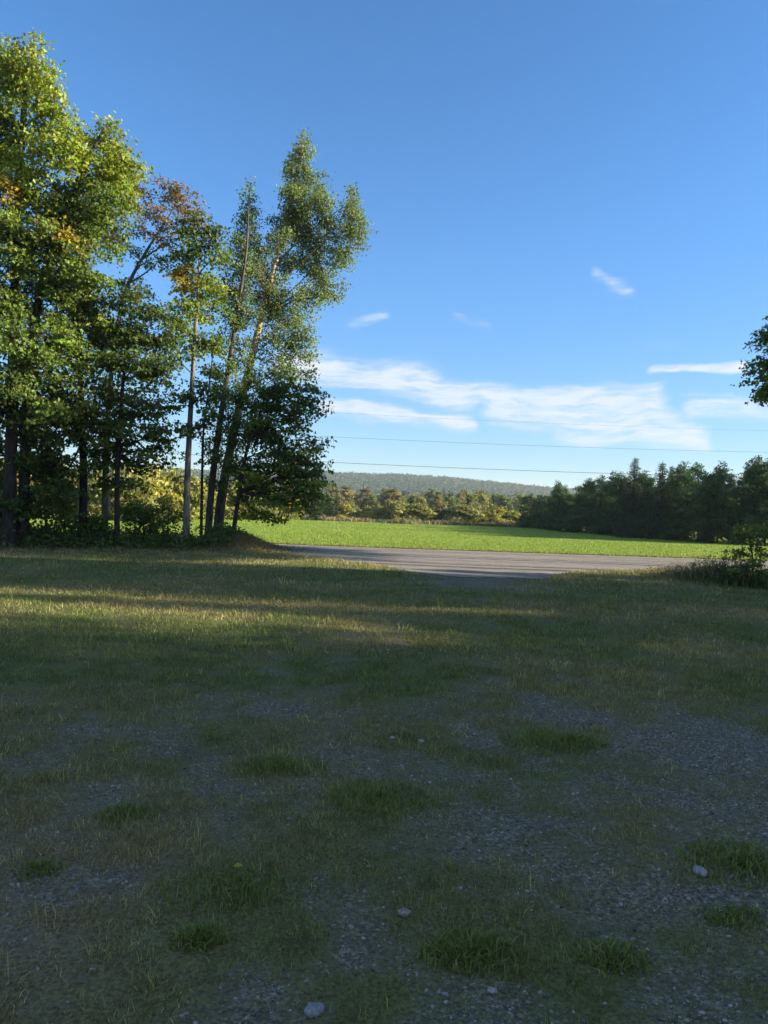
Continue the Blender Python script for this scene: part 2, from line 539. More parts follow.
def icosa():
    p = (1 + 5 ** 0.5) / 2
    V = np.array([(-1, p, 0), (1, p, 0), (-1, -p, 0), (1, -p, 0), (0, -1, p), (0, 1, p), (0, -1, -p), (0, 1, -p), (p, 0, -1), (p, 0, 1), (-p, 0, -1), (-p, 0, 1)], float)
    V /= np.linalg.norm(V[0])
    T = np.array([(0, 11, 5), (0, 5, 1), (0, 1, 7), (0, 7, 10), (0, 10, 11), (1, 5, 9), (5, 11, 4), (11, 10, 2), (10, 7, 6), (7, 1, 8), (3, 9, 4), (3, 4, 2), (3, 2, 6), (3, 6, 8), (3, 8, 9), (4, 9, 5), (2, 4, 11), (6, 2, 10), (8, 6, 7), (9, 8, 1)])
    return V, T


def stones(P, size, col, g, flat=0.65):
    V0, T0 = icosa()
    n = len(P)
    V = V0[None] * (1 + g.normal(0, 0.13, (n, 12, 1)))
    V = V * (size[:, None, None] * np.stack([g.uniform(0.75, 1.35, n), g.uniform(0.6, 1.0, n), flat * g.uniform(0.6, 1.1, n)], 1)[:, None])
    a = g.uniform(0, 2 * np.pi, n); ca, sa = np.cos(a)[:, None], np.sin(a)[:, None]
    t = g.normal(0, 0.35, n); ct, st = np.cos(t)[:, None], np.sin(t)[:, None]
    x, y, z = V[..., 0], V[..., 1], V[..., 2]
    x, z = x * ct - z * st, x * st + z * ct
    x, y = x * ca - y * sa, x * sa + y * ca
    V = np.stack([x, y, z], -1) + P[:, None]
    T = (np.arange(n)[:, None, None] * 12 + T0[None]).reshape(-1, 3)
    return V.reshape(-1, 3), T, np.repeat(col, 12, 0)


def stone_mat():
    m, nt = new_mat('stone')
    c = attr(nt, 'col').outputs['Color']
    co = nd(nt, 'ShaderNodeTexCoord').outputs['Object']
    n = nd(nt, 'ShaderNodeTexNoise', {'Vector': co, 'Scale': 90.0, 'Detail': 5.0})
    f = ramp(nt, n.outputs['Fac'], [(0.3, (0.6, 0.6, 0.6)), (0.7, (1.3, 1.3, 1.3))])
    b = nd(nt, 'ShaderNodeBump', {'Strength': 0.5, 'Distance': 0.004, 'Height': n.outputs['Fac']})
    p = nd(nt, 'ShaderNodeBsdfPrincipled', {'Base Color': mixc(nt, 1.0, c, f, 'MULTIPLY'), 'Roughness': 0.85, 'Normal': b.outputs[0]})
    nd(nt, 'ShaderNodeOutputMaterial', {0: p.outputs[0]})
    return m


M_STONE = stone_mat()


def gravel():
    g = np.random.default_rng(55)
    out = MB()
    for (y0, y1, n, s0, s1) in ((2.0, 3.4, 17000, 0.003, 0.011), (3.4, 5.5, 20000, 0.004, 0.012), (5.5, 10, 17000, 0.006, 0.014)):
        y = np.sqrt(g.uniform(y0 ** 2, y1 ** 2, n)); x = g.uniform(-1, 1, n) * (0.57 * y + 0.8)
        keep = g.uniform(0, 1, n) < np.clip(1.25 - 1.5 * coverage(x, y), 0.05, 1)
        x, y = x[keep], y[keep]; n = len(x)
        s = s0 + (s1 - s0) * g.uniform(0, 1, n) ** 3
        P = np.stack([x, y, gz(x, y) + s * 0.15], 1)
        v = np.exp(g.normal(-1.85, 0.5, n))
        col = np.clip(np.stack([v, v * g.uniform(0.9, 0.97, n), v * g.uniform(0.72, .9, n)], 1), 0.03, 0.3)
        V, T, c = stones(P, s, col, g)
        out.add(V, tris=T, col=c)
    o = link('gravel', out.mesh('gravel', [M_STONE]))
    tag(o, 'loose grey gravel scattered over the worn lawn', 'gravel', kind='stuff')


def rock(px, py, size, label, shade, seed):
    g = np.random.default_rng(seed)
    p = gp(px, py)
    V, T = icosa()
    # two loop subdivisions by midpoints
    for _ in range(2):
        Vl = list(V); cache = {}; T2 = []
        def mid(a, b):
            k = (min(a, b), max(a, b))
            if k not in cache:
                m = (np.asarray(Vl[a]) + np.asarray(Vl[b])) / 2
                Vl.append(m / np.linalg.norm(m)); cache[k] = len(Vl) - 1
            return cache[k]
        for a, b, c in T:
            ab, bc, ca = mid(a, b), mid(b, c), mid(c, a)
            T2 += [(a, ab, ca), (b, bc, ab), (c, ca, bc), (ab, bc, ca)]
        V = np.array(Vl); T = np.array(T2)
    dirs = unit(g.normal(0, 1, (9, 3))); off = g.uniform(0.62, 0.95, 9)
    for d, o_ in zip(dirs, off):      # facets
        k = V @ d
        V = V - np.clip(k - o_, 0, None)[:, None] * d
    V = V * np.array([1.15, 0.9, 0.62]) * size
    z = float(gz(p[0], p[1]))
    o = link('rock', mesh_data('rock', V, [T], [M_STONE], col=np.repeat(np.array([shade]), len(V), 0)), loc=(p[0], p[1], z + size * 0.25))
    o.rotation_euler = (0.1, -0.1, g.uniform(0, 6.28))
    tag(o, label, 'rock')


def tuft(px, py, r, h, n, label, seed, dry=0.1, wide=0.006, group='green tufts in the gravel'):
    n = int(n * 1.6); r = r * .92
    g = np.random.default_rng(seed)
    p = gp(px, py)
    rr = r * g.uniform(0, 1, n) ** 0.7; a = g.uniform(0, 2 * np.pi, n)
    rr = rr * (.45 + .75 * vnoise(np.cos(a) * 1.6 + seed, np.sin(a) * 1.6, seed))
    x = rr * np.cos(a) * 1.3; y = rr * np.sin(a) * 0.9
    z = gz(p[0] + x, p[1] + y) - gz(p[0], p[1]) - 0.003
    dr = np.clip(g.normal(dry + .05, 0.2, n), 0, 1)[:, None]
    col = (np.array([0.12, 0.18, 0.032]) * (1 - dr) + DRY * dr) * g.uniform(0.6, 1.4, (n, 1))
    V, Q, T, c = blades(np.stack([x, y, z], 1), h * g.uniform(0.25, 0.9, n) * np.exp(-(rr / r) ** 2 * 0.9), wide * g.uniform(0.6, 1.3, n), col, 1.0, g)
    o = link('grass_tuft', mesh_data('grass_tuft', V, [Q, T], [M_GRASS], col=c), loc=(p[0], p[1], float(gz(p[0], p[1]))))
    tag(o, label, 'grass tuft', group)


# ------------------------------------------------------------------ trees
def tree_parts(trunk, r0, blobs, g, bark, L=0.11, per=20, rad=0.3, dens=1.0, up=0.4, flat=0.3, r_top=None, limb=0.38, mat=None, inner=0.35, bark2=None, ang=0.5, gap=0.42):
    """trunk (n,3) local points; blobs: (centre, radii, n_sprays, colour). Returns trunk mesh and crown mesh builders"""
    trunk = np.asarray(trunk, float)
    tb = MB(); cb = MB()
    # resample the trunk smoothly with a little wander
    m = len(trunk)
    t = np.linspace(0, m - 1, (m - 1) * 6 + 1)
    P = np.stack([np.interp(t, np.arange(m), trunk[:, k]) for k in range(3)], 1)
    for _ in range(4):
        P[1:-1] = (P[:-2] + 2 * P[1:-1] + P[2:]) / 4
    ztop = P[-1, 2]
    fr = np.linspace(0, 1, len(P))
    rt = r_top if r_top is not None else r0 * 0.12
    rad_t = r0 * (1 - fr) ** 0.75 + rt * fr
    rad_t[0] *= 1.45; rad_t[1] *= 1.12
    bcol = np.asarray(bark, float)
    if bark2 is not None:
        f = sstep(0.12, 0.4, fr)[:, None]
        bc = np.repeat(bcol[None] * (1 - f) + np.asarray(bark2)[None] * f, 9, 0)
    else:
        bc = np.repeat(bcol[None], 9 * len(P), 0)
    tb.tube(P, rad_t, 9, bc)
    for (c, rd, ns, col) in blobs:
        c = np.asarray(c, float); rd = np.asarray(rd, float)
        hd = np.hypot(*(P[:, :2] - c[:2]).T)
        want = c[2] - ang * hd - 0.15 * rd[2]
        i = int(np.argmin(np.abs(P[:, 2] - want) + 0.25 * hd))
        i = max(i, int(.28 * len(P)))
        a = P[i]
        dl = np.linalg.norm(c - a)
        mid = a + (c - a) * 0.5 + np.array([0, 0, -0.08 * dl]) + g.normal(0, 0.09 * dl, 3)
        s = np.linspace(0, 1, 7)[:, None]
        Lp = (1 - s) ** 2 * a + 2 * s * (1 - s) * mid + s ** 2 * c
        lr = min(rad_t[i] * limb * 1.6, max(0.012, (0.02 * dl + 0.008 + 0.006 * rd.max()) * (limb / .38) ** 1.2))
        lc = bcol if bark2 is None else np.asarray(bark2) * 0.35
        tb.tube(Lp, np.linspace(lr, lr * 0.35, 7), 5, lc)
        # sprays through the blob's volume, denser near its skin
        n = max(3, int(ns * dens))
        d = unit(g.normal(0, 1, (n * 3, 3)))
        rr = inner + (1 - inner) * g.uniform(0, 1, n * 3) ** 0.6
        lump = vnoise(d[:, 0] * 2.2 + c[0] * 3, d[:, 1] * 2.2 + d[:, 2] * 2.6 + c[2], int(abs(c[0] * 100)) % 97)
        keep = np.argsort(lump + g.normal(0, gap * 0.3, n * 3))[-n:]
        d, rr, lump = d[keep], rr[keep], lump[keep]
        rr = rr * (0.66 + 0.5 * lump)
        S = c + d * rr[:, None] * rd
        sub = c + (S - c) * g.uniform(0.1, 0.5, (n, 1)) - np.array([0, 0, 0.1]) * rd[2]
        twigs(tb, sub, S, 0.012 * (0.5 + L * 4), 0.004 * (0.5 + L * 4), lc)
        k = min(n, 6)
        twigs(tb, np.repeat(c[None], k, 0), c + (S[:k] - c) * 0.75, lr * 0.4, lr * 0.15, lc)
        out = unit(d * np.array([1, 1, 0.5]))
        cc = np.asarray(col, float)[None] * np.exp(g.normal(0, 0.22, (n, 1))) * (1 + g.normal(0, 0.05, (n, 3)))
        leaves(cb, S, out, cc, per, rad, flat, L, up=up, g=g)
    return tb, cb


def put_tree(name, label, cat, base, tb, cb, group=None, mat=None):
    root = thing(name, label, cat, base, group)
    link('trunk', tb.mesh('trunk', [M_BARK], smooth=True), root)
    link('crown', cb.mesh('crown', [mat or M_LEAF]), root)
    return root


def copy_tree(root, loc, s=1.0, rz=0.0, label=None, group=None, sz=None):
    r = root.copy(); COL.objects.link(r)
    r.location = loc; r.rotation_euler = (0, 0, rz); r.scale = (s, s, sz or s)
    if label: r['label'] = label
    if group: r['group'] = group
    for ch in list(root.children):
        c = ch.copy(); COL.objects.link(c); c.parent = r
    return r


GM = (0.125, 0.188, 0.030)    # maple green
GY = (0.225, 0.285, 0.03)    # yellowing maple, lightened to stand for sunlit and backlit leaves
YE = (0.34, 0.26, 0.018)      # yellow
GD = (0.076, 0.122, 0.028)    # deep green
GP = (0.145, 0.205, 0.068)    # poplar grey green
RU = (0.205, 0.145, 0.065)    # rust
DARKBARK = (0.036, 0.031, 0.027); GREYBARK = (0.13, 0.125, 0.115); PALEBARK = (0.36, 0.31, 0.25)


def px_tree(name, label, d, trunk_px, r0, blobs_px, seed, bark=DARKBARK, per=20, rad=0.34, L=0.135, dens=1.0, **kw):
    """a tree from its survey: trunk and leaf masses sighted at distance d, each mass given its own depth"""
    g = np.random.default_rng(seed)
    s = d / F
    b = at(trunk_px[0][0], trunk_px[0][1], d)
    base = np.array([b[0], d, float(gz(b[0], d))])
    T = [np.array([0, 0, -0.15])]
    off = 0.0
    for (x, y) in trunk_px[1:]:
        off += g.normal(0, 0.15)
        T.append(at(x, y, d + off) - base)
    B = []
    for bl in blobs_px:
        x, y, rx, ry, col = bl[:5]
        k = bl[5] if len(bl) > 5 else 1.0
        dy = bl[6] if len(bl) > 6 else g.uniform(-0.8, 0.8) * rx * s
        c = at(x, y, d + dy) - base
        rd = np.array([rx * s, rx * s * 0.95, ry * s]) * 1.1
        vol = rd[0] * rd[1] * rd[2]
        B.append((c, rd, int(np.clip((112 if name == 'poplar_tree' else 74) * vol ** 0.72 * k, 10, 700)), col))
    tb, cb = tree_parts(T, r0, B, g, bark, L=L, per=per, rad=rad, dens=dens, **kw)
    return put_tree(name, label, 'tree', base, tb, cb)


def left_trees():
    px_tree('maple_tree', 'tallest yellow green maple at the far left edge with the thickest trunk', 24.0,
            [(8, 549), (12, 430), (14, 320), (18, 200), (25, 90), (32, 52)], 0.21,
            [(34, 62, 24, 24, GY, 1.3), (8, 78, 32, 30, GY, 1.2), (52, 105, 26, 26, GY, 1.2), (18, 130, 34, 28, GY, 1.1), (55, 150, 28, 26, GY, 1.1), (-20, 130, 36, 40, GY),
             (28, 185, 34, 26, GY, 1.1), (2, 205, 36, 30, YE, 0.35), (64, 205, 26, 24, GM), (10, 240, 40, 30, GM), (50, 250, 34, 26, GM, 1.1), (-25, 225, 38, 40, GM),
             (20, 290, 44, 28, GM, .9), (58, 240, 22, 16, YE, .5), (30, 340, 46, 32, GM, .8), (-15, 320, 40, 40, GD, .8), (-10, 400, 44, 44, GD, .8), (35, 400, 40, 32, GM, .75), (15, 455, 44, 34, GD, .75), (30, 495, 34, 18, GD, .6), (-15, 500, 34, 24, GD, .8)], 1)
    px_tree('maple_tree', 'dark trunked maple just right of the thick leftmost trunk', 24.6,
            [(22, 550), (26, 440), (32, 330), (55, 230), (85, 165), (104, 128)], 0.19,
            [(104, 140, 22, 22, GY, 1.2), (90, 168, 24, 22, GY, 1.1), (122, 160, 18, 16, GY, 1.1), (100, 200, 28, 22, GM, 1.1), (70, 225, 30, 24, GM), (110, 235, 26, 20, GM, .9),
             (80, 265, 32, 24, GM), (55, 300, 36, 28, GM), (92, 300, 26, 20, GD), (50, 355, 40, 28, GM, .75), (75, 395, 40, 26, GD, .7), (45, 430, 38, 30, GD, .6), (60, 465, 32, 16, GD, .5), (100, 430, 24, 16, GM, .5)], 2)
    px_tree('maple_tree', 'slim maple with yellow tinged leaves between the two dark left trunks and the leaning one', 26.0,
            [(82, 549), (84, 470), (80, 380), (78, 300), (90, 220), (122, 175)], 0.15,
            [(126, 172, 20, 15, GY, 1.1), (105, 185, 22, 18, GM), (128, 195, 14, 14, GY, .9), (88, 225, 24, 18, GM), (85, 325, 30, 20, GY, .8), (100, 352, 30, 20, GM), (60, 335, 26, 18, GY, .6), (75, 420, 32, 24, GD, .7),
             (95, 455, 28, 20, GM, .6), (60, 480, 28, 22, GD, .6)], 3)
    px_tree('maple_tree', 'leaning maple with thin rust brown autumn leaves', 27.0,
            [(104, 549), (106, 440), (112, 360), (124, 290), (150, 245), (176, 205)], 0.12,
            [(160, 195, 18, 14, RU, .9), (185, 200, 16, 14, RU, 1.0), (150, 215, 20, 12, RU, .8), (180, 225, 20, 12, RU, .9), (140, 190, 14, 12, RU, .6), (200, 215, 12, 12, RU, .6), (128, 250, 16, 14, GM, .6), (168, 240, 20, 9, RU, .6), (196, 232, 14, 9, RU, .6), (146, 232, 14, 8, RU, .6), (175, 188, 12, 8, RU, .8), (124, 285, 16, 12, GM, .8), (142, 290, 14, 10, GM, .7), (158, 262, 14, 8, GM, .6), (150, 260, 14, 10, GM, .4), (110, 330, 22, 16, GM, .7), (130, 345, 18, 14, GD, .6)], 4, rad=0.26, L=0.1, bark=GREYBARK)
    px_tree('maple_tree', 'dark green bushy maple in the middle of the left clump with airy layered boughs', 25.4,
            [(117, 549), (117, 470), (121, 400), (128, 340), (135, 300)], 0.10,
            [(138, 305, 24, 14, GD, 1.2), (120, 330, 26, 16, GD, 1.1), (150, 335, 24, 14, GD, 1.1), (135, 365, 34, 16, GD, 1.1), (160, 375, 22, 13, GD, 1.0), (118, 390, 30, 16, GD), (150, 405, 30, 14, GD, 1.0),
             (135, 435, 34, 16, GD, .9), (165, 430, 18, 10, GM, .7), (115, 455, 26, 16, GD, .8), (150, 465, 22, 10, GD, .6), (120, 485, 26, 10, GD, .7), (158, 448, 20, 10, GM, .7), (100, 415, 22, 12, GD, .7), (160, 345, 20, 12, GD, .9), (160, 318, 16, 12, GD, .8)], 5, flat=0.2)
    px_tree('maple_tree', 'slender straight tree with pale grey trunk and a small yellow topped crown', 26.6,
            [(186, 549), (187, 480), (190, 420), (194, 350), (198, 290), (200, 245)], 0.13,
            [(200, 245, 18, 14, GD, 1.1), (182, 262, 16, 12, GM, .8), (214, 258, 16, 12, GM, .8), (180, 278, 18, 11, YE, .9), (200, 285, 24, 14, GY, .9), (186, 305, 20, 12, GY, .8), (210, 310, 20, 14, GM, .8), (192, 335, 22, 14, GM, .7),
             (212, 345, 14, 12, GM, .6), (178, 358, 18, 10, GM, .6), (205, 390, 20, 10, GD, .7), (180, 400, 14, 8, GD, .6), (212, 415, 16, 9, GD, .7), (186, 430, 14, 8, GD, .5), (176, 320, 16, 10, GM, .8), (216, 290, 14, 10, GM, .9), (190, 225, 16, 10, GD, .8), (212, 232, 14, 10, GD, .9)], 6, bark=GREYBARK, bark2=(0.17, 0.16, 0.145))
    px_tree('sapling', 'thin dark sapling standing close right of the pale grey trunk', 27.4,
            [(201, 548), (202, 480), (203, 430), (210, 380), (214, 340)], 0.06,
            [(214, 345, 16, 12, GM, .7), (206, 375, 16, 10, GD, .7), (216, 400, 14, 9, GD, .6), (198, 430, 14, 8, GD, .6), (210, 455, 14, 9, GD, .6)], 7)
    px_tree('poplar_tree', 'poplar with the lower narrow spire left of the tallest poplar', 29.0,
            [(207, 547), (212, 480), (220, 420), (228, 370), (238, 310), (247, 250), (249, 200)], 0.15,
            [(249, 202, 7, 20, GP, 1.4), (250, 225, 13, 15, GP, 1.2), (244, 245, 15, 14, GP, 1.1), (258, 250, 13, 14, GP, 1.0), (240, 270, 18, 13, GP, .9), (258, 278, 16, 13, (0.16, 0.13, 0.04), .5), (234, 300, 18, 14, GP, .7), (250, 320, 18, 14, GP, .7),
             (228, 340, 16, 12, GP, .7), (240, 360, 16, 12, GM, .6), (222, 390, 14, 10, GM, .6), (232, 420, 16, 12, GD, .8), (240, 300, 12, 16, GP, .9, -.7), (246, 265, 10, 14, GP, .9, -.6), (230, 320, 14, 12, GM, .9, -.6), (224, 365, 14, 12, GM, .9, -.6), (248, 385, 16, 12, GM, .8), (240, 440, 14, 10, GD, .7), (222, 455, 12, 9, GD, .7), (212, 440, 14, 10, GM, .8), (234, 400, 15, 10, GM, .9, -.5), (226, 430, 12, 8, GM, .8, -.5), (244, 465, 16, 9, GM, .8), (218, 480, 14, 8, GD, .7), (244, 350, 12, 10, GP, .9, -.5), (232, 285, 12, 12, GP, 1)], 8, bark=(0.075, 0.068, 0.06), bark2=(0.085, 0.075, 0.065), r_top=.008, L=0.10, rad=0.22, per=18, up=0.2, flat=0.8, ang=0.9, limb=0.2)
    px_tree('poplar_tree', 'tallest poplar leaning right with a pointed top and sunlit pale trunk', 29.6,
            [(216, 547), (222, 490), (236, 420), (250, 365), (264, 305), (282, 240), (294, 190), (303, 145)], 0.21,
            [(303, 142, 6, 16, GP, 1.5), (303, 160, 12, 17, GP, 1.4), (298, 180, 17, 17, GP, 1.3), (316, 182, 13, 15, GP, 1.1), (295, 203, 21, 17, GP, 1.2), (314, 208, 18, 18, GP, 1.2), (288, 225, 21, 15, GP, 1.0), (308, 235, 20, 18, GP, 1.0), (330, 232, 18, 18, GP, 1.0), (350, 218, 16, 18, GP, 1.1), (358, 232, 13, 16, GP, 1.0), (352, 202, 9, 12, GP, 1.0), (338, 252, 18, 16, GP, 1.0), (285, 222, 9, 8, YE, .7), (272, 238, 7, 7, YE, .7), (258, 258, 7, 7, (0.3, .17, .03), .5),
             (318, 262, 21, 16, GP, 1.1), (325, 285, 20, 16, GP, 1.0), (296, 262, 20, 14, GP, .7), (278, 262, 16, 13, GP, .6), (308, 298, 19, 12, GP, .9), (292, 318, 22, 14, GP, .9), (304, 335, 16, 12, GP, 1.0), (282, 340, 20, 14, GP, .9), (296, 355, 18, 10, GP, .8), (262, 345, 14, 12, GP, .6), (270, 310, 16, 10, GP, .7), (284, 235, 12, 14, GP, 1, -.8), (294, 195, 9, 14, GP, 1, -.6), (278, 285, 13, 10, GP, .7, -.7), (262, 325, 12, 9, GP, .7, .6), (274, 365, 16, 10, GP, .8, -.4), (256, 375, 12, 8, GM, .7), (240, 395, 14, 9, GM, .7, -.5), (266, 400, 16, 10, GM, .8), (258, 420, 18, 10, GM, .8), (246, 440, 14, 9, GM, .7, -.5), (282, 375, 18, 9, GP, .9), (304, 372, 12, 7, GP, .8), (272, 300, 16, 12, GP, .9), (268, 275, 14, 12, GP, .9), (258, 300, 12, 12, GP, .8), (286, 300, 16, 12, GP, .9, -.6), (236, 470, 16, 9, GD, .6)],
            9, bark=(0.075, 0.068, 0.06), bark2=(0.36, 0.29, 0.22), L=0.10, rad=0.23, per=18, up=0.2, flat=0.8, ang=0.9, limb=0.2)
    px_tree('maple_tree', 'low spreading dark maple reaching right over the field from the mound', 27.6,
            [(232, 545), (238, 500), (246, 450), (262, 410), (275, 385)], 0.09,
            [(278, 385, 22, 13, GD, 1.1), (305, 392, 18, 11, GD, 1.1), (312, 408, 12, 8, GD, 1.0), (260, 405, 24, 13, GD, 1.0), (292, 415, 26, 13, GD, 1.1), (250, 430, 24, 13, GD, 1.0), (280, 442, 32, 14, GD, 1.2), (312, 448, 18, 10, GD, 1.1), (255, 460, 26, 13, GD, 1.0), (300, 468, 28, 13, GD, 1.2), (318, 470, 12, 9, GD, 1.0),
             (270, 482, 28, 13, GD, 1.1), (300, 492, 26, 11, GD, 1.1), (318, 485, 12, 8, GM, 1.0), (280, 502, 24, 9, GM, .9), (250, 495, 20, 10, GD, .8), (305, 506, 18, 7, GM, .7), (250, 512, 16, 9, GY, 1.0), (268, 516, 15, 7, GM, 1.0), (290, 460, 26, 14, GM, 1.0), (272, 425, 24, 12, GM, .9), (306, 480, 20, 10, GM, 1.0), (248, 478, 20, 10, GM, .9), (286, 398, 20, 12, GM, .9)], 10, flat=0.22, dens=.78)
    px_tree('sapling', 'thin bent sapling in the deep shade under the tall left maples', 25.0,
            [(46, 549), (46, 500), (48, 450), (44, 410)], 0.05,
            [(44, 415, 22, 12, GD), (56, 440, 20, 10, GD), (36, 462, 22, 11, GD), (54, 490, 20, 9, GD), (35, 510, 20, 8, GD)], 11)
    # undergrowth
    for i, (x, d, rx, h, lab) in enumerate((
            (14, 25.2, 34, 46, 'dark leafy shrub at the foot of the thickest left trunk'),
            (62, 25.6, 26, 34, 'low dark shrub between the thick left trunks and the slim maple'),
            (96, 26.2, 20, 22, 'small dense shrub among the trunks in the middle of the left clump'),
            (138, 26.4, 22, 38, 'shrub with flat layered boughs left of the pale grey trunk'),
            (166, 27.2, 18, 44, 'dark layered shrub touching the pale grey trunk from the left'),
            (222, 28.6, 16, 16, 'small leafy shrub behind the poplar trunks beside the mound'))):
        s = d / F
        g = np.random.default_rng(200 + i)
        b = at(x, 548, d); base = np.array([b[0], d, float(gz(b[0], d))])
        B = []
        for k in range(7):
            zz = g.uniform(0.15, 1.0) * h * s
            B.append((np.array([g.uniform(-.7, .7) * rx * s, g.uniform(-.6, .6), zz]), np.array([rx * .55 * s, rx * .5 * s, h * .2 * s + .12]), 11, GD if k % 3 else GM))
        tb, cb = tree_parts([(0, 0, -.1), (.05, 0, h * s * .4), (0.02, .05, h * s * .9)], 0.035, B, g, DARKBARK, flat=0.2, rad=0.28)
        r = put_tree('shrub', lab, 'shrub', base, tb, cb)
    # low cover under the clump
    g = np.random.default_rng(77)
    n = 1100
    x = g.uniform(-17, -5.4, n); y = 25.6 + g.normal(0, 0.9, n) + 0.3 * (x + 10)
    S = np.stack([x, y, gz(x, y) + np.abs(g.normal(0.1, 0.2, n))], 1)
    cb = MB()
    leaves(cb, S, unit(g.normal(0, 1, (n, 3))), np.repeat(np.array([GD]), n, 0) * g.uniform(.6, 1.4, (n, 1)), 16, 0.3, .5, 0.11, g=g)
    tag(link('undergrowth', cb.mesh('undergrowth', [M_LEAF])), 'dark leafy ground cover under the left clump of trees', 'ground cover', kind='stuff')


def fallen_branches():
    g = np.random.default_rng(5)
    for (a, b, r, lab) in (((150, 546), (183, 553), 0.035, 'long pale dead branch lying at the foot of the pale grey trunk'),
                           ((196, 549), (222, 556), 0.025, 'short bare broken branch lying against the left side of the mound')):
        A = at(*a, 26.0); B = at(*b, 25.4)
        A[2] = gz(A[0], A[1]) + 0.25; B[2] = gz(B[0], B[1]) + 0.02
        o = thing('fallen_branch', lab, 'branch', tuple(B))
        mb = MB()
        t = np.linspace(0, 1, 8)[:, None]
        P = B + (A - B) * t + g.normal(0, 0.02, (8, 3)) - B
        mb.tube(P, np.linspace(r, r * .4, 8), 6, GREYBARK)
        for k in (3, 5):
            mb.tube([P[k], P[k] + np.array([.2, -.15, .25]), P[k] + np.array([.45, -.2, .3])], [r * .5, r * .35, r * .15], 5, GREYBARK)
        link('stem', mb.mesh('stem', [M_BARK], smooth=True), o)


# generic wood trees ------------------------------------------------
def leafy_proto(seed, H, Rr, cols, nblob=13, sprays=17, per=18, L=0.24, rad=0.5, low=0.18):
    g = np.random.default_rng(seed)
    B = []
    for k in range(nblob):
        f = low + (0.93 - low) * (k + 0.5) / nblob
        prof = math.sin(math.pi * min(1, (f * 0.82 + 0.16))) ** 0.7
        a = g.uniform(0, 6.28) if k < nblob - 2 else 0
        off = Rr * prof * g.uniform(0.25, 0.85) if k < nblob - 1 else 0
        B.append((np.array([off * math.cos(a), off * math.sin(a), f * H]), np.array([Rr * prof, Rr * prof, H * .21]) * (.62 if nblob < 18 else .48) * g.uniform(.8, 1.15), sprays, cols[k % len(cols)]))
    T = [(0, 0, -.2), (g.normal(0, .1), g.normal(0, .1), H * .35), (g.normal(0, .2), g.normal(0, .2), H * .65), (0, 0, H * .92)]
    return tree_parts(T, H * .016, B, g, DARKBARK, L=L, per=per, rad=rad)


def spruce_proto(seed, H, Rr, col=(0.026, 0.046, 0.022), step=0.36, nb=8, L=0.34, per=7):
    g = np.random.default_rng(seed)
    tb = MB(); cb = MB()
    tb.tube([(0, 0, -.2), (0, 0, H * .5), (0, 0, H)], [H * .016, H * .01, .012], 7, DARKBARK)
    z = H * .06
    A = []; Bp = []; S = []; O = []
    while z < H * .985:
        f = 1 - z / H
        ln = Rr * f ** 0.85 * g.uniform(.85, 1.1) + .07
        for k in range(nb):
            a = g.uniform(0, 6.28)
            d = np.array([math.cos(a), math.sin(a), 0])
            l = ln * g.uniform(.7, 1.1)
            p0 = np.array([0, 0, z]); p1 = p0 + d * l + np.array([0, 0, -.22 * l + .1 * l * (f < .3)])
            A.append(p0); Bp.append(p1)
            m = max(2, int(l / 0.28))
            for q in range(m):
                t = (q + .7) / m
                S.append(p0 + (p1 - p0) * t + g.normal(0, .04, 3)); O.append(d)
        z += step * (0.55 + 0.6 * f)
    twigs(tb, np.array(A), np.array(Bp), .018, .006, DARKBARK)
    S = np.array(S); O = np.array(O)
    cc = np.repeat(np.array([col]), len(S), 0) * np.exp(g.normal(0, .2, (len(S), 1)))
    leaves(cb, S, O, cc, per, 0.24, .4, L * (.3 + .7 * np.clip((1 - S[:, 2] / H) / .45, 0, 1)), W=.35, up=.9, droop=.8, g=g)
    return tb, cb


HIDE = []
FR = [(0.036, 0.088, 0.03), (0.044, 0.092, 0.03), (0.032, 0.076, 0.03)]


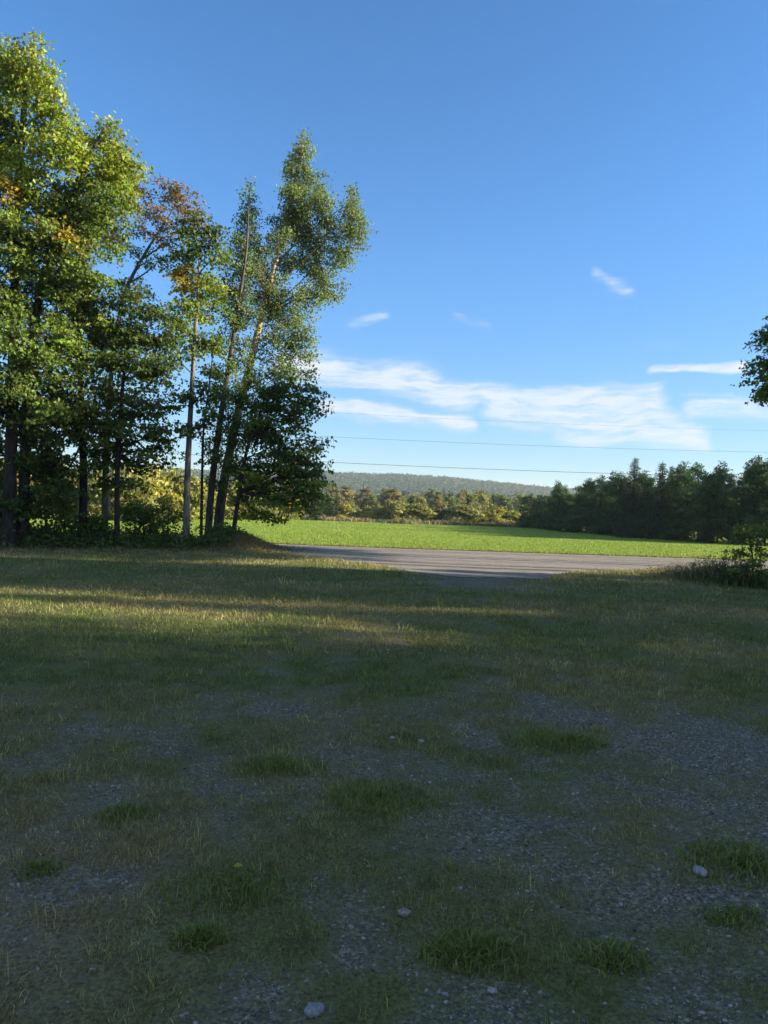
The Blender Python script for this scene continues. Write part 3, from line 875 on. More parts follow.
def woods():
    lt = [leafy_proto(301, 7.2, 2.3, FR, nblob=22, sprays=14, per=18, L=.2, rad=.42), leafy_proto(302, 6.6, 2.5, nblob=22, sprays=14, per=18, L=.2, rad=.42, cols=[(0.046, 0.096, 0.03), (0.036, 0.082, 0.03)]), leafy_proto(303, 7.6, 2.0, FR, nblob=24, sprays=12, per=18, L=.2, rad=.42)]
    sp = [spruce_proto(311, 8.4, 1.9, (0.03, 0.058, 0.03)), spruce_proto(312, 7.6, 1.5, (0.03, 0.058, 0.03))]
    meshes = []
    for tb, cb in lt: meshes.append((tb.mesh('trunk', [M_BARK], True), cb.mesh('crown', [M_LEAF]), 'leafy_tree'))
    for tb, cb in sp: meshes.append((tb.mesh('trunk', [M_BARK], True), cb.mesh('crown', [M_NEEDLE]), 'spruce_tree'))

    def plant(k, x, y, s, label, group=None, rz=None, sz=None, meshset=None):
        t, c, nm = (meshset or meshes)[k]
        r = thing(nm, label, 'tree', (x, y, float(gz(x, y)) if y < 60 else 0.0), group)
        r.rotation_euler = (0, 0, rng.uniform(0, 6.28) if rz is None else rz)
        r.scale = (s, s, sz or s)
        link('trunk', t, r); link('crown', c, r)
        return r

    g = np.random.default_rng(17)
    # right-hand wood: rows running away from the viewer
    for row in range(4):
        y = 57.0 + row * 0.8
        while y < 112:
            if row < 2 or y < 100:
                edge = np.interp(y, [56, 64, 80, 108], [27.5, 24.5, 22.0, 20.8])
                x = edge + 1.6 + row * 3.0 + g.normal(0, .6)
                k = int(g.choice([0, 1, 2, 3, 4], p=[.28, .27, .29, .08, .08] if row < 2 else [.14, .13, .13, .3, .3]))
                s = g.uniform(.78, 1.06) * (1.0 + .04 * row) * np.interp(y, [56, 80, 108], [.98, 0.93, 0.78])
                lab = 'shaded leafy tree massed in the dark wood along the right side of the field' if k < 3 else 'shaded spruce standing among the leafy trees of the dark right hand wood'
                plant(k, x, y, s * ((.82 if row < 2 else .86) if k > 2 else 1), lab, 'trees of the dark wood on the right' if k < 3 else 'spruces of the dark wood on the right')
            y += g.uniform(2.6, 3.8)
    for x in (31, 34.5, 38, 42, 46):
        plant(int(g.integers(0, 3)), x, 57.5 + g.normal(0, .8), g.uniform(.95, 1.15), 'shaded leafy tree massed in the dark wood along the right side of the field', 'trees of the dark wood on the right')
    p = at(631, 463, 70); plant(3, p[0] - .3, 68, p[2] / 8.4 * 1.25, 'tallest pointed spruce rising above the dark right hand wood', sz=p[2] / 8.4 * 1.06)
    p = at(662, 466, 66); plant(4, p[0] - .3, 65, p[2] / 7.6 * 1.3, 'second pointed spruce right of the tallest one above the dark wood', sz=p[2] / 7.6 * 1.06)
    p = at(592, 482, 86); plant(4, p[0], 86, p[2] / 7.6, 'small spruce tip poking up at the low far end of the dark wood')
    p = at(755, 458, 60); plant(2, p[0], 60, (p[2]) / 7.6, 'broad tree topping the dark wood at the right edge')
    # low shrubs closing the foot of the wood
    sb = leafy_proto(321, 2.4, 1.6, FR, nblob=9, sprays=12, low=0.05)
    sm = [(sb[0].mesh('trunk', [M_BARK], True), sb[1].mesh('crown', [M_LEAF]), 'shrub')]
    y = 57.5
    while y < 112:
        edge = np.interp(y, [56, 64, 80, 108], [27.5, 24.5, 22.0, 20.8])
        r = plant(0, edge + .3 + g.normal(0, .3), y, g.uniform(.7, 1.1), 'low dark shrub closing the foot of the right hand wood', 'shrubs at the foot of the dark wood', meshset=sm)
        r['category'] = 'shrub'
        y += g.uniform(2.2, 3.2)
    # tall belt of trees right of the lawn; it shades the foreground
    belt = 'tall leafy tree of the belt right of the lawn'
    for (x, y, s) in ((40, .6, 2.35), (40.5, -4.2, 2.4), (39, -9.5, 2.3), (41, -15, 2.4), (40, -21, 2.4), (46.5, 0, 2.6), (46, -6, 2.55), (47, -11.5, 2.5), (52, -3, 2.7), (53, -8.5, 2.7), (46, -17, 2.6)):
        plant(int(g.integers(0, 3)), x, y + 2.8, s, belt, 'belt of trees right of the lawn')
    for (x, y, s, sz) in ((40, 11.6, 1.45, 2.85), (44, 10.8, 1.5, 2.9), (48, 11.4, 1.5, 3.0), (40, 6.6, 1.25, 1.62), (43.5, 5.8, 1.3, 1.7), (48, 5.4, 1.4, 2.0), (52, 5.0, 1.4, 2.1), (44.5, 7.0, 1.2, 1.8), (41.5, 9.3, 1.2, 2.75), (47, 8.6, 1.25, 2.9), (53, 8.4, 1.3, 3.0), (40.5, 8.9, 1.25, 2.75), (40, 5.0, 1.3, 1.7), (45, 4.3, 1.3, 1.8), (39.5, 3.0, 1.3, 1.75)):
        plant(int(g.integers(0, 3)), x, y + 2.8, s, 'slim leafy tree of the belt right of the lawn', 'slim trees right of the lawn', sz=sz)
    plant(3, 41, 8.6, .9, 'slender spruce of the belt right of the lawn', sz=2.05)
    plant(0, 14.6, 19.6, .58, 'unseen low tree added to shade the young tree at the right edge')  # added out of view to keep the sun off the young tree
    rb = []
    for k in range(16):
        f = .70 + .27 * (k + .5) / 16; a = g.uniform(0, 6.28); o_ = 3.4 * math.sin(math.pi * min(1, (f - .67) / .33 * .9 + .08)) * g.uniform(.2, .9)
        rb.append((np.array([o_ * math.cos(a), o_ * math.sin(a), f * 21]), np.array([1.9, 1.9, 1.1]), 48, GM))
    q = tree_parts([(0, 0, -.2), (.1, 0, 7), (0, .1, 14), (0, 0, 20)], .24, rb, g, DARKBARK, L=.22, per=16, rad=.45)
    rm = [(q[0].mesh('trunk', [M_BARK], True), q[1].mesh('crown', [M_LEAF]), 'maple_tree')]
    for (x, y, s) in ((40, 17.2, .95), (41, 22.0, 1.0), (46, 18.0, 1.05), (47, 22.5, 1.05)):
        plant(0, x, y + 2.5, s, 'tall high crowned maple right of the lawn', 'high crowned maples right of the lawn', meshset=rm)

    # beyond the field ------------------------------------------------
    OL = [(0.23, 0.245, 0.075), (0.2, 0.22, 0.07)]
    bush = leafy_proto(331, 3.4, 2.3, OL, nblob=11, sprays=14, per=16, L=0.32, rad=0.5, low=0.08)
    bush2 = leafy_proto(332, 3.6, 1.7, [(0.32, 0.3, 0.07), (0.26, 0.27, 0.065)], nblob=10, sprays=13, per=16, L=0.32, rad=0.45, low=0.08)
    bush3 = leafy_proto(333, 3.2, 2.2, [(0.05, 0.075, 0.022)], nblob=10, sprays=14, per=16, L=0.32, rad=0.5, low=0.08)
    bm = [(b[0].mesh('trunk', [M_BARK], True), b[1].mesh('crown', [M_LEAF]), 'bush') for b in (bush, bush2, bush3)]
    for (px, top, wpx, k, d, lab) in (
            (346, 507, 14, 1, 116, 'yellow green bush at the left end of the bush row across the field'),
            (357, 511, 10, 0, 118, 'small dull bush second in the row across the field'),
            (368, 510, 11, 1, 117, 'slim yellowish bush between the small dull bush and the pair of round olive bushes'),
            (382, 510, 14, 0, 118, 'pale olive bush left of the two big round olive bushes'),
            (398, 506, 21, 0, 116, 'left one of the two big round olive bushes across the field'),
            (418, 508, 21, 0, 116, 'right one of the two big round olive bushes across the field'),
            (437, 513, 14, 2, 117, 'dark green bush right of the two round olive bushes'),
            (448, 512, 13, 2, 118, 'darker twin bush beside the broad yellow olive bush'),
            (463, 509, 24, 0, 116, 'broad yellow olive bush right of the dark green bushes'),
            (480, 514, 11, 0, 118, 'small olive bush in the gap right of the broad one'),
            (493, 510, 16, 1, 117, 'golden bush in the right half of the bush row'),
            (511, 514, 17, 0, 118, 'low olive bush at the right end of the row next to the dark wood')):
        p = at(px, top, d)
        H = p[2]; hh = (3.4, 3.6, 3.2)[k]; rr = (2.3, 1.7, 2.2)[k]
        s = wpx * d / F / 2 / rr * 1.7
        r = plant(k, p[0], d, s, lab, 'row of bushes across the field', meshset=bm, sz=H / hh * 1.25)
        r['category'] = 'bush'
    p = at(318, 520, 109)
    r = plant(2, p[0], 109, .45, 'tiny dark bush on the far edge of the field left of the row', meshset=bm, sz=.4); r['category'] = 'bush'
    # bright trees glimpsed behind the left clump
    for (px, top, d, k, s) in ((20, 455, 62, 1, 0), (62, 462, 66, 0, 0), (98, 470, 70, 1, 0), (128, 466, 64, 0, 0), (152, 462, 66, 1, 0), (178, 468, 70, 0, 0), (-20, 450, 60, 0, 0), (205, 480, 84, 1, 0), (232, 482, 90, 0, 0), (262, 486, 95, 0, 0), (290, 488, 100, 1, 0)):
        p = at(px, top, d); hh = (3.4, 3.6, 3.2)[k]
        r = plant(k, p[0], d, p[2] / hh * .95, 'sunlit yellow green tree glimpsed between the trunks of the left clump', 'sunlit trees behind the left clump', meshset=bm)
        r['category'] = 'tree'; r.name = 'leafy_tree'
    # wood across the valley: front trees one by one
    AU = [[(0.22, 0.185, 0.085), (0.2, 0.18, 0.08)], [(0.145, 0.185, 0.07), (0.165, 0.195, 0.075)], [(0.22, 0.225, 0.08)], [(0.11, 0.155, 0.06)]]
    am = []
    for i, c in enumerate(AU):
        b = leafy_proto(341 + i, 10, 3.0, c, nblob=12, sprays=11, per=12, L=0.75, rad=0.9, low=0.12)
        am.append((b[0].mesh('trunk', [M_BARK], True), b[1].mesh('crown', [M_LEAF]), 'leafy_tree'))
    b = spruce_proto(351, 11, 2.1, (0.055, 0.085, 0.05), step=.8, nb=7, L=.75, per=4)
    am.append((b[0].mesh('trunk', [M_BARK], True), b[1].mesh('crown', [M_NEEDLE]), 'spruce_tree'))
    labs = ['rusty orange tree in the autumn wood beyond the bush row', 'dull olive green tree in the autumn wood beyond the bush row', 'yellowing tree in the autumn wood beyond the bush row', 'deep green leafy tree in the autumn wood beyond the bush row', 'dark spruce in the autumn wood beyond the bush row']
    grp = ['rusty trees of the far wood', 'olive trees of the far wood', 'yellowing trees of the far wood', 'green trees of the far wood', 'spruces of the far wood']
    for row, (d, sp_, hs) in enumerate(((150, 3.8, .60), (172, 4.2, .68), (200, 4.8, .78), (232, 5.2, .90))):
        x = -0.16 * d
        while x < 0.34 * d:
            k = int(g.choice(5, p=[.22, .28, .18, .14, .18] if row > 0 else [.03, .2, .02, .45, .3]))
            if x < .22 * d or row > 1:
                plant(k, x + g.normal(0, 1), d + g.normal(0, 4), hs * g.uniform(.78, 1.08), labs[k], grp[k], meshset=am)
            x += sp_ * g.uniform(.75, 1.25)


def far_woods():
    g = np.random.default_rng(23)
    # rest of the far wood as one mass
    def crowns(mb, X, Y, Z, H, Rr, col, n, L):
        N = len(X)
        u = unit(g.normal(0, 1, (N, n, 3)))
        rr = g.uniform(.55, 1, (N, n, 1))
        P = u * rr * np.stack([Rr, Rr, H * .48], 1)[:, None] + np.stack([X, Y, Z + H * .52], 1)[:, None]
        P = P.reshape(-1, 3)
        o = u.reshape(-1, 3)
        Nn = unit(o + np.array([0, 0, .5]) + g.normal(0, .35, P.shape)); t = unit(np.cross(Nn, g.normal(0, 1, P.shape))); b = np.cross(Nn, t)
        l = (np.repeat(L, n) * g.uniform(.7, 1.3, len(P)))[:, None]
        V = np.stack([P - t * l * .5, P + b * l * .45, P + t * l * .5, P - b * l * .45], 1).reshape(-1, 3)
        c = np.repeat(col, n, 0) * g.uniform(.88, 1.12, (len(P), 1))
        mb.add(V, quads=np.arange(len(P) * 4).reshape(-1, 4), col=np.repeat(c, 4, 0))
    pal = np.array([(0.22, 0.145, 0.06), (0.12, 0.13, 0.045), (0.18, 0.165, 0.055), (0.07, 0.1, 0.04), (0.04, 0.065, 0.038)])
    mb = MB()
    n = 900
    Y = np.concatenate([g.uniform(120, 400, n), g.uniform(255, 560, n)])
    X = np.concatenate([g.uniform(-.75, -.13, n), g.uniform(-.2, .6, n)]) * Y
    ok = (X > -.13 * Y) | (Y > 135); X, Y = X[ok], Y[ok]
    H = np.interp(Y, [120, 250, 560], [6, 9.2, 16]) * g.uniform(.8, 1.12, len(X))
    ci = g.choice(5, len(X), p=[.22, .26, .2, .14, .18])
    crowns(mb, X, Y, np.zeros(len(X)), H, H * .24, pal[ci], 46, np.full(len(X), 1.25))
    tag(link('woodland', mb.mesh('woodland', [M_LEAF])), 'mass of autumn treetops behind the front trees of the far wood', 'woodland', kind='stuff')

    # hill ---------------------------------------------------------------
    prof = [(-700, 470), (-300, 468), (-100, 470), (100, 469), (200, 471), (290, 473), (340, 473.5), (400, 475), (450, 478.5), (500, 483.5), (540, 487.5), (570, 489.5), (610, 493), (680, 500), (760, 508), (1100, 528)]
    D = 1500.0
    pts = np.array([at(x, y, D) for x, y in prof])

    def hz(x, y):
        h = np.interp(x * D / np.maximum(y, D * 0.6), pts[:, 0], pts[:, 2]) - 9
        h = np.maximum(h, -2)
        r = sstep(640, D, y) * (1 - .6 * sstep(D, D + 750, y))
        return h * r * (1 + .10 * (fbm(x / 160, y / 160, 61, 3) - .5) * (1 - sstep(1300, 1500, y)))
    xs = np.linspace(-1900, 1900, 120); ys = np.linspace(630, 2300, 70)
    X, Y = np.meshgrid(xs, ys)
    Z = hz(X.ravel(), Y.ravel()) - .3
    nx = len(xs); i = np.arange(len(ys) - 1)[:, None] * nx + np.arange(nx - 1)[None]
    Q = np.stack([i, i + 1, i + nx + 1, i + nx], -1).reshape(-1, 4)
    m, nt = new_mat('hill_ground')
    co = nd(nt, 'ShaderNodeTexCoord').outputs['Object']
    nn = nd(nt, 'ShaderNodeTexNoise', {'Vector': co, 'Scale': .03, 'Detail': 5.0})
    p = nd(nt, 'ShaderNodeBsdfPrincipled', {'Base Color': ramp(nt, nn.outputs['Fac'], [(.3, (.03, .045, .02)), (.7, (.06, .08, .03))]), 'Roughness': 1.0, 'Specular IOR Level': 0.0})
    nd(nt, 'ShaderNodeOutputMaterial', {0: p.outputs[0]})
    tag(link('hill', mesh_data('hill', np.stack([X.ravel(), Y.ravel(), Z], 1), [Q], [m], smooth=True)), kind='structure')
    mb = MB()
    n = 17000
    Y = g.uniform(640, 1560, n); X = g.uniform(-.5, .5, n) * Y * 1.0
    H = g.uniform(8, 13, n)
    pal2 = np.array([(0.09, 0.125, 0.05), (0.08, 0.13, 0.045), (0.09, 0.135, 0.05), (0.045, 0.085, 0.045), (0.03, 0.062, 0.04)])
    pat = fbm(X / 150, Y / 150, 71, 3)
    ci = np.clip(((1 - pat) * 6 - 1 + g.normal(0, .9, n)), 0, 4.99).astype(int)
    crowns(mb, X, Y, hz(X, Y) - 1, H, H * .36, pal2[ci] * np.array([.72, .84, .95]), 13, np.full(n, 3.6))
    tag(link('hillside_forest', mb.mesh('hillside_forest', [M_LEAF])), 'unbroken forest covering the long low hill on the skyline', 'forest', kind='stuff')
    # mast on the ridge
    p = at(376, 474.5, 1500); top = at(376, 461, 1500)
    z0 = float(hz(p[0], 1500.0))
    o = thing('radio_mast', 'thin faint mast on the ridge of the far hill', 'mast', (p[0], 1500, z0))
    h = top[2] - z0
    mb = MB(); mb.tube([(0, 0, -2), (0, 0, h * .6), (0, 0, h)], [.5, .42, .2], 6, (.5, .5, .5))
    for zz in np.linspace(4, h, 8): mb.tube([(-.8, 0, zz), (.8, 0, zz)], .15, 4, (.5, .5, .5))
    link('tower', mb.mesh('tower', [M_BARK]), o)


def right_side():
    # maple whose leafy left side hangs into the picture at the right edge
    d = 17.0
    g = np.random.default_rng(61)
    base = np.array([12.4, d, float(gz(12.4, d))])
    B = []
    for (px, py, rx, ry, k, dy) in ((786, 345, 34, 30, 1.2, 0), (772, 378, 32, 22, 1.2, .3), (800, 385, 40, 26, 1.1, -.5), (765, 392, 16, 12, 1.0, -.2), (820, 350, 50, 40, 1, .8), (870, 330, 60, 60, 1, -1), (900, 380, 70, 50, 1, 1.2), (850, 300, 50, 40, 1, .4), (780, 325, 20, 14, 1.1, .2),
                                 (960, 340, 70, 70, 1, 0), (900, 260, 60, 50, 1, -.4), (1000, 400, 60, 40, 1, .5)):
        c = at(px, py, d + dy) - base; s = d / F
        rd = np.array([rx * s, rx * s, ry * s])
        B.append((c, rd, int(np.clip(95 * (rd[0] ** 2 * rd[2]) ** .7 * k, 10, 400)), GM if py > 300 else GD))
    tb, cb = tree_parts([(0, 0, -.2), (.05, 0, 2.2), (-.1, .1, 4.5), (.1, 0, 7.2)], .16, B, g, DARKBARK, L=.088, rad=.22, per=24)
    put_tree('maple_tree', 'leafy maple bough hanging into the sky at the right edge', 'tree', base, tb, cb)
    # young tree and shrubs at the right edge of the lawn
    d = 20.0
    b = at(752, 580, d); base = np.array([b[0], d, float(gz(b[0], d))])
    s = d / F
    B = []
    for (px, py, rx, ry, col) in ((746, 537, 10, 7, GD), (757, 545, 13, 8, GD), (740, 551, 9, 6, GD), (766, 530, 12, 9, GD), (750, 560, 18, 9, GD), (770, 556, 16, 9, GD), (742, 528, 4, 4, GD)):
        c = at(px, py, d + g.normal(0, .2)) - base
        B.append((c, np.array([rx * s, rx * s, ry * s]), 9, col))
    tb, cb = tree_parts([(0, 0, -.1), (.02, 0, .6), (-.1, 0, 1.2), (-.15, 0, 1.6)], .03, B, g, DARKBARK, L=.08, rad=.2, per=18)
    put_tree('sapling', 'young leafy tree standing in weeds at the right edge of the lawn', 'sapling', base, tb, cb)
    for (px, py, dd, rx, h, lab, seed) in ((758, 585, 19.0, 24, 22, 'low dark shrub under the young tree at the right edge', 1), (726, 580, 20.2, 16, 14, 'low shrub left of the young tree at the right edge', 2)):
        gg = np.random.default_rng(400 + seed); s = dd / F
        b = at(px, py, dd); base = np.array([b[0], dd, float(gz(b[0], dd))])
        B = [(np.array([gg.uniform(-.8, .8) * rx * s, gg.uniform(-.4, .4), gg.uniform(.2, .9) * h * s]), np.array([rx * .5 * s, .35, h * .3 * s]), 14, GD) for _ in range(8)]
        tb, cb = tree_parts([(0, 0, -.1), (.02, 0, .2), (0, 0, h * s * .7)], .02, B, gg, DARKBARK, L=.08, rad=.16, per=14)
        put_tree('shrub', lab, 'shrub', base, tb, cb)
    # weeds
    for (px, py, dd, w, h, n, lab, seed, dr) in ((700, 577, 21.0, .75, .50, 700, 'clump of pale seeding weeds left of the dark weeds at the right edge', 1, .65),
                                                 (722, 577, 20.6, .6, .75, 700, 'tallest dark stalky weed clump beside the young tree', 2, .25),
                                                 (745, 588, 19.4, 1.0, .45, 900, 'dark grassy weeds at the foot of the young tree', 3, .1),
                                                 (672, 576, 21.8, .6, .3, 500, 'low straw coloured grass clump on the road verge', 4, .7)):
        gg = np.random.default_rng(500 + seed)
        b = at(px, py, dd)
        x = gg.normal(0, w * .55, n); y = gg.normal(0, .45, n)
        z = gz(b[0] + x, dd + y) - gz(b[0], dd)
        q = np.clip(gg.normal(dr, .2, n), 0, 1)[:, None]
        col = (np.array([.05, .085, .02]) * (1 - q) + np.array([.26, .22, .12]) * q) * gg.uniform(.6, 1.3, (n, 1))
        hh = h * gg.uniform(.35, 1.1, n) * np.exp(-(x / w) ** 2 * .6)
        V, Q, T, c = blades(np.stack([x, y, z], 1), hh, gg.uniform(.012, .026, n), col, .5, gg)
        root = thing('weed_clump', lab, 'weeds', (b[0], dd, float(gz(b[0], dd))))
        link('blade', mesh_data('blade', V, [Q, T], [M_GRASS], col=c), root)['kind'] = 'stuff'
        mb = MB()
        k = n // 6
        S = np.stack([x, y, z + hh], 1)[:k]
        leaves(mb, S, unit(gg.normal(0, 1, S.shape)), np.repeat(np.array([[.3, .25, .15]]) * dr + np.array([[.05, .08, .02]]) * (1 - dr), k, 0), 7, .07, .8, .05, g=gg)
        link('seed_head', mb.mesh('seed_head', [M_GRASS]), root)['kind'] = 'stuff'


def reeds():
    g = np.random.default_rng(88)
    d = 104.0
    p = at(401, 527, d)
    n = 900
    x = g.normal(0, 1.5, n); y = g.normal(0, .8, n)
    q = np.clip(g.normal(.75, .2, n), 0, 1)[:, None]
    col = (np.array([.05, .08, .02]) * (1 - q) + np.array([.28, .24, .14]) * q) * g.uniform(.6, 1.3, (n, 1))
    V, Q, T, c = blades(np.stack([x, y, 0 * x], 1), g.uniform(.5, 1.15, n) * np.exp(-(x / 2.2) ** 2), g.uniform(.05, .1, n), col, .5, g)
    o = link('reed_clump', mesh_data('reed_clump', V, [Q, T], [M_GRASS], col=c), loc=(p[0], d, 0.03))
    tag(o, 'rounded clump of pale dry reeds on the far edge of the field', 'reeds')


def wires():
    m, nt = new_mat('wire_metal')
    p = nd(nt, 'ShaderNodeBsdfPrincipled', {'Base Color': (.045, .047, .05, 1), 'Roughness': .7})
    nd(nt, 'ShaderNodeOutputMaterial', {0: p.outputs[0]})
    D = 122.0
    for (a, b, lab, r) in (((100, 400), (768, 435.5), 'highest thin power line crossing the long white cloud', .009), ((330, 436.5), (768, 457), 'middle power line below the long white cloud', .016), ((330, 462), (620, 475.3), 'lowest power line just above the far hill', .030)):
        A = at(*a, D); B = at(*b, D)
        sl = (B[2] - A[2]) / (B[0] - A[0])
        X = np.linspace(-76, 76, 41)
        Z = A[2] + sl * (X - A[0]) + 1.2 * ((X / 76) ** 2) - .05
        mb = MB()
        P = np.stack([X, np.full(41, D), Z], 1)
        mb.tube(P - P[0], r * 1.1, 5, (.1, .1, .1))
        o = link('power_line', mb.mesh('power_line', [m]), loc=tuple(P[0]))
        tag(o, lab, 'power line', 'power lines across the sky')
        if r == .009: tops = (Z[0], Z[-1])
    for X, zt in zip((-76.0, 76.0), tops):
        o = thing('utility_pole', 'wooden utility pole carrying the power lines', 'utility pole', (X, D + .25, 0), 'utility poles')
        mb = MB(); mb.tube([(0, 0, -.5), (0, 0, zt + .4)], [.17, .12], 10, (.12, .1, .08)); link('pole', mb.mesh('pole', [M_BARK], True), o)
        mb = MB(); mb.tube([(-.2, -.1, zt - .1), (.2, -.1, zt - .1)], [.06, .06], 6, (.12, .1, .08)); link('crossarm', mb.mesh('crossarm', [M_BARK]), o)


# ------------------------------------------------------------------ sky
SUN_AZ = R(94.0); SUN_EL = R(17.0)
EXPOSURE = 1.65
SKY = 0.09


def world():
    w = bpy.data.worlds.new('World'); SC.world = w; w.use_nodes = True
    nt = w.node_tree
    for n in list(nt.nodes): nt.nodes.remove(n)
    sky = nd(nt, 'ShaderNodeTexSky', sky_type='NISHITA')
    sky.sun_disc = False; sky.sun_elevation = SUN_EL; sky.sun_rotation = SUN_AZ
    sky.air_density = 1.0; sky.dust_density = 0.12; sky.ozone_density = 3.0; sky.altitude = 1500
    co = nd(nt, 'ShaderNodeTexCoord').outputs['Generated']
    sx = nd(nt, 'ShaderNodeSeparateXYZ', {0: co})
    az = math_(nt, 'ARCTAN2', sx.outputs[0], sx.outputs[1])
    el = math_(nt, 'ARCSINE', sx.outputs[2])
    p = nd(nt, 'ShaderNodeCombineXYZ', {0: az, 1: el, 2: 0.0}).outputs[0]
    # warp
    mp = nd(nt, 'ShaderNodeMapping', {0: p, 'Scale': (7, 16, 1)})
    wn = nd(nt, 'ShaderNodeTexNoise', {'Vector': mp.outputs[0], 'Scale': 1.0, 'Detail': 5.0, 'Roughness': .55})
    wv = nd(nt, 'ShaderNodeVectorMath', {0: wn.outputs['Color'], 1: (.5, .5, .5)}, operation='SUBTRACT')
    wv = nd(nt, 'ShaderNodeVectorMath', {0: wv.outputs[0], 1: (.075, .045, 0)}, operation='MULTIPLY')
    q = nd(nt, 'ShaderNodeVectorMath', {0: p, 1: wv.outputs[0]}, operation='ADD').outputs[0]

    def ae(px, py):
        d = ray(px, py); d = d / np.linalg.norm(d)
        return (math.atan2(d[0], d[1]), math.asin(d[2]), 0)
    tot = None
    segs = [((296, 356), (520, 402), 11, 1.0), ((520, 402), (697, 442), 10, .9), ((290, 362), (430, 384), 19, 1.0), ((330, 372), (470, 398), 14, .9), ((430, 388), (650, 398), 13, .95), ((500, 408), (640, 414), 22, .8), ((320, 408), (470, 423), 9, .95), ((560, 432), (695, 441), 12, .75), ((640, 405), (690, 436), 10, .85),
            ((690, 412), (790, 412), 12, .7), ((645, 369), (742, 364), 5.5, .95), ((680, 397), (730, 399), 4, .45),
            ((594, 271), (632, 288), 8, .5), ((356, 326), (378, 322), 7, .5), ((456, 320), (484, 327), 9, .36), ((640, 341), (665, 343), 9, .22)]
    for a, b, wd, st in segs:
        A = np.array(ae(*a)); B = np.array(ae(*b)); Dv = B - A
        L2 = float(Dv @ Dv)
        r = nd(nt, 'ShaderNodeVectorMath', {0: q, 1: tuple(A)}, operation='SUBTRACT').outputs[0]
        t = nd(nt, 'ShaderNodeVectorMath', {0: r, 1: tuple(Dv / L2)}, operation='DOT_PRODUCT').outputs['Value']
        t = math_(nt, 'MINIMUM', math_(nt, 'MAXIMUM', t, 0.0), 1.0)
        pr = nd(nt, 'ShaderNodeVectorMath', {0: tuple(Dv)}, operation='SCALE'); nt.links.new(t, pr.inputs['Scale'])
        ds = nd(nt, 'ShaderNodeVectorMath', {0: r, 1: pr.outputs[0]}, operation='DISTANCE').outputs['Value']
        mk = nd(nt, 'ShaderNodeMapRange', {0: ds, 1: 0.0, 2: wd * 1.55 / F, 3: st, 4: 0.0}, interpolation_type='SMOOTHSTEP').outputs[0]
        tot = mk if tot is None else math_(nt, 'MAXIMUM', tot, mk)
    mp2 = nd(nt, 'ShaderNodeMapping', {0: q, 'Scale': (16, 70, 1), 'Rotation': (0, 0, .12)})
    cn = nd(nt, 'ShaderNodeTexNoise', {'Vector': mp2.outputs[0], 'Scale': 1.0, 'Detail': 7.0, 'Roughness': .58})
    mp3 = nd(nt, 'ShaderNodeMapping', {0: q, 'Scale': (18, 150, 1), 'Rotation': (0, 0, .16)})
    fn = nd(nt, 'ShaderNodeTexNoise', {'Vector': mp3.outputs[0], 'Scale': 1.0, 'Detail': 6.0, 'Roughness': .6})
    fib = math_(nt, 'MULTIPLY_ADD', fn.outputs['Fac'], 1.7, .12)
    tot = math_(nt, 'MULTIPLY', tot, fib)
    den = math_(nt, 'MULTIPLY', tot, math_(nt, 'MULTIPLY_ADD', cn.outputs['Fac'], 2.2, -.1))
    al = nd(nt, 'ShaderNodeMapRange', {0: den, 1: .07, 2: 1.12, 3: 0.0, 4: .96}, interpolation_type='SMOOTHSTEP').outputs[0]
    cc = 0.90 / (2 ** EXPOSURE) / SKY
    hs = nd(nt, 'ShaderNodeHueSaturation', {'Hue': .501, 'Saturation': 1.2, 'Value': 1.0, 'Color': sky.outputs[0]})
    lum = nd(nt, 'ShaderNodeRGBToBW', {0: hs.outputs[0]}).outputs[0]
    dim = math_(nt, 'DIVIDE', 1.0, math_(nt, 'MULTIPLY_ADD', math_(nt, 'MAXIMUM', math_(nt, 'SUBTRACT', lum, 1.3), 0.0), .22, 1.0))
    skc = nd(nt, 'ShaderNodeVectorMath', {0: hs.outputs[0]}, operation='SCALE')
    nt.links.new(dim, skc.inputs['Scale'])
    c = mixc(nt, al, skc.outputs[0], (cc * .88, cc * .98, cc * 1.08, 1))
    # thin broken cloud added out of view, overhead and behind, to lift the shade
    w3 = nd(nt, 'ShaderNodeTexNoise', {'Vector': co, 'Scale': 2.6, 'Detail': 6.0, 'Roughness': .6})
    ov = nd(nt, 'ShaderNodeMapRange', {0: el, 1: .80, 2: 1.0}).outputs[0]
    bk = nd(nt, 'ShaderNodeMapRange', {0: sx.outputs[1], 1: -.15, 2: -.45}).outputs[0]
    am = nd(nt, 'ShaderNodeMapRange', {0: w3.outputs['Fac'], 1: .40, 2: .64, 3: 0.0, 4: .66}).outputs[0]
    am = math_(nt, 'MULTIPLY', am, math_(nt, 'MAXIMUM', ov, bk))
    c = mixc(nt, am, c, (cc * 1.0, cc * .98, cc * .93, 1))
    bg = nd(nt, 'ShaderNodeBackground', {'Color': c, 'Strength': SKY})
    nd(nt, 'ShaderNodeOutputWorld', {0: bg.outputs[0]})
    s = bpy.data.lights.new('sun', 'SUN'); s.energy = 5.0; s.angle = R(.53); s.color = (1.0, .86, .66)
    o = bpy.data.objects.new('sun', s); COL.objects.link(o)
    S = Vector((math.cos(SUN_EL) * math.sin(SUN_AZ), math.cos(SUN_EL) * math.cos(SUN_AZ), math.sin(SUN_EL)))
    o.rotation_euler = S.to_track_quat('Z', 'Y').to_euler()
    o.location = (60, -10, 40)
    SC.view_settings.view_transform = 'Standard'; SC.view_settings.look = 'None'
    SC.view_settings.exposure = EXPOSURE; SC.view_settings.gamma = 1.0
    SC.view_settings.use_curve_mapping = False


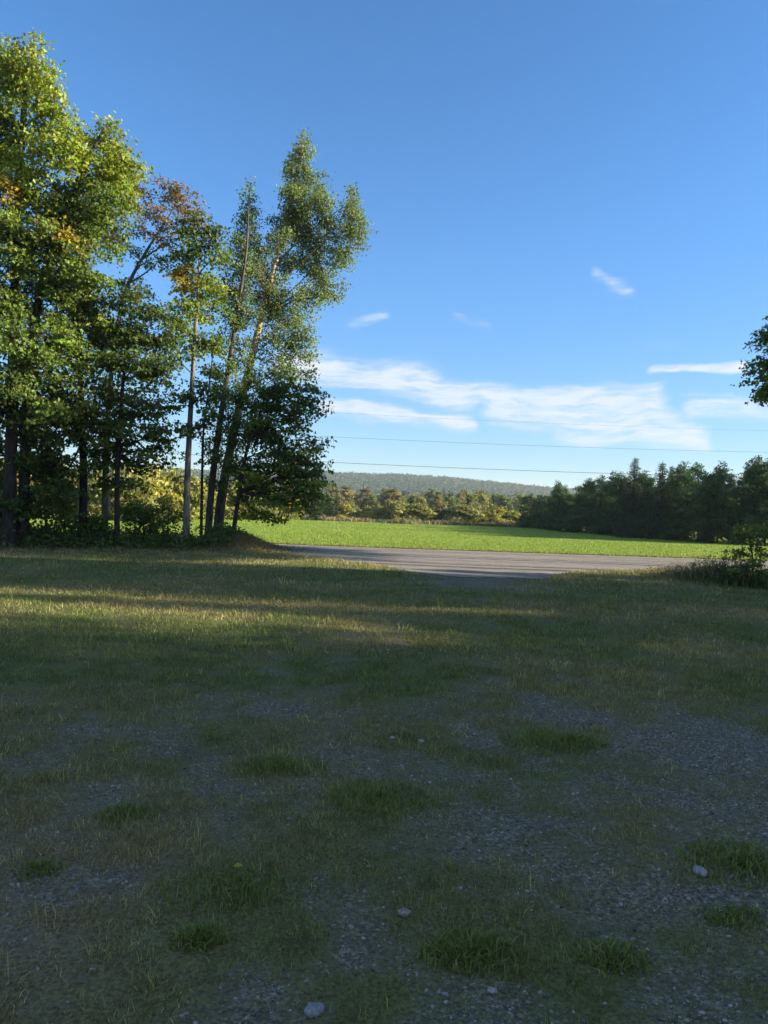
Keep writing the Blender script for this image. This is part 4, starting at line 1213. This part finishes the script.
def haze():
    x0, x1, y0, y1, z0, z1 = -2600, 2600, -200, 2600, -3.2, 112
    V = np.array([(x, y, z) for z in (z0, z1) for y in (y0, y1) for x in (x0, x1)])
    Q = [(0, 2, 3, 1), (4, 5, 7, 6), (0, 1, 5, 4), (2, 6, 7, 3), (0, 4, 6, 2), (1, 3, 7, 5)]
    m, nt = new_mat('haze_air')
    v = nd(nt, 'ShaderNodeVolumePrincipled', {'Color': (.75, .85, 1.0, 1), 'Density': 0.00018, 'Anisotropy': 0.1})
    nd(nt, 'ShaderNodeOutputMaterial', {'Volume': v.outputs[0]})
    o = link('haze', mesh_data('haze', V, [np.array(Q)], [m]))
    tag(o, 'thin blue air between the lawn and the far hill', 'haze', kind='stuff')


# ------------------------------------------------------------------ build
build_ground()
xs = np.concatenate([np.linspace(-150, -22, 40), np.linspace(-21.6, 24, 380), np.linspace(24.5, 150, 40)])
sheet('road', xs, road_near(xs), FIELD_NEAR + (fbm(xs / .7, xs * 0, 51, 3) - .5) * .7 + .3, 14, .012, road_mat())
xs = np.concatenate([np.linspace(-260, -30, 40), np.linspace(-29.5, 40, 400), np.linspace(41, 160, 30)])
sheet('field', xs, FIELD_NEAR + (fbm(xs / .5, xs * 0 + 5, 53, 3) - .5) * .6, FIELD_FAR + 0 * xs, 26, .03, field_mat(), 1.6)
lawn_grass(); field_grass(); gravel()
for a in ((313, 1011, .032, 'bluish grey rock half sunk in the gravel at the bottom of the picture', (.19, .2, .21), 1),
          (493, 987, .017, 'small pale stone below the two green tufts in front', (.27, .26, .24), 2),
          (700, 876, .035, 'flat pale grey rock lying left of the long green tuft at the right', (.24, .235, .22), 3),
          (405, 913, .026, 'low brownish stone above the left one of the front green tufts', (.24, .22, .19), 4),
          (392, 736, .022, 'pale stone in the middle of the lawn, left one of a pair', (.3, .3, .3), 5),
          (421, 738, .025, 'pale stone in the middle of the lawn, right one of a pair', (.32, .32, .32), 6)):
    rock(*a)
for a in ((610, 958, .14, .085, 420, 'round bright green tuft standing alone in the gravel at lower right', 1),
          (470, 950, .22, .09, 700, 'widest bright green tuft at the bottom middle', 2),
          (375, 796, .42, .09, 900, 'broad green patch of long grass in the middle of the lawn', 3),
          (278, 762, .26, .12, 600, 'dark tall tuft left of the broad green patch', 4),
          (124, 812, .2, .09, 420, 'lone green tuft in the gravel at the left', 5),
          (745, 866, .34, .12, 800, 'long green tuft at the right edge beside a pale rock', 6),
          (200, 938, .1, .1, 320, 'small dark upright tuft at lower left', 7),
          (735, 920, .14, .07, 280, 'small yellow green tuft near the lower right corner', 8),
          (40, 870, .12, .06, 240, 'small tuft in the dry grass at the left edge', 9),
          (240, 890, .3, .08, 600, 'loose green patch holding a yellow fallen leaf', 10),
          (560, 742, .4, .12, 1100, 'dark green patch of long grass right of the lawn middle', 11)):
    tuft(*a)
# fallen leaf
p = gp(237, 881)
mb = MB()
mb.add([(-.02, 0, 0), (0, .014, .006), (.024, 0, .004), (0, -.014, .007)], quads=[(0, 1, 2, 3)], col=(.42, .34, .06))
mb.tube([(-.02, 0, 0), (-.034, .003, .003)], .0012, 4, (.3, .22, .06))
o = link('fallen_leaf', mb.mesh('fallen_leaf', [M_LEAF]), loc=(p[0], p[1], float(gz(p[0], p[1])) + .06))
o.rotation_euler = (.3, .1, .4)
tag(o, 'single yellow fallen leaf caught in the loose green patch', 'leaf')
left_trees(); fallen_branches(); woods(); far_woods(); right_side(); reeds(); wires()
world(); haze()
SC.render.engine = 'CYCLES'
SC.cycles.use_denoising = True
SC.cycles.max_bounces = 8
SC.cycles.transmission_bounces = 4
SC.cycles.volume_bounces = 1
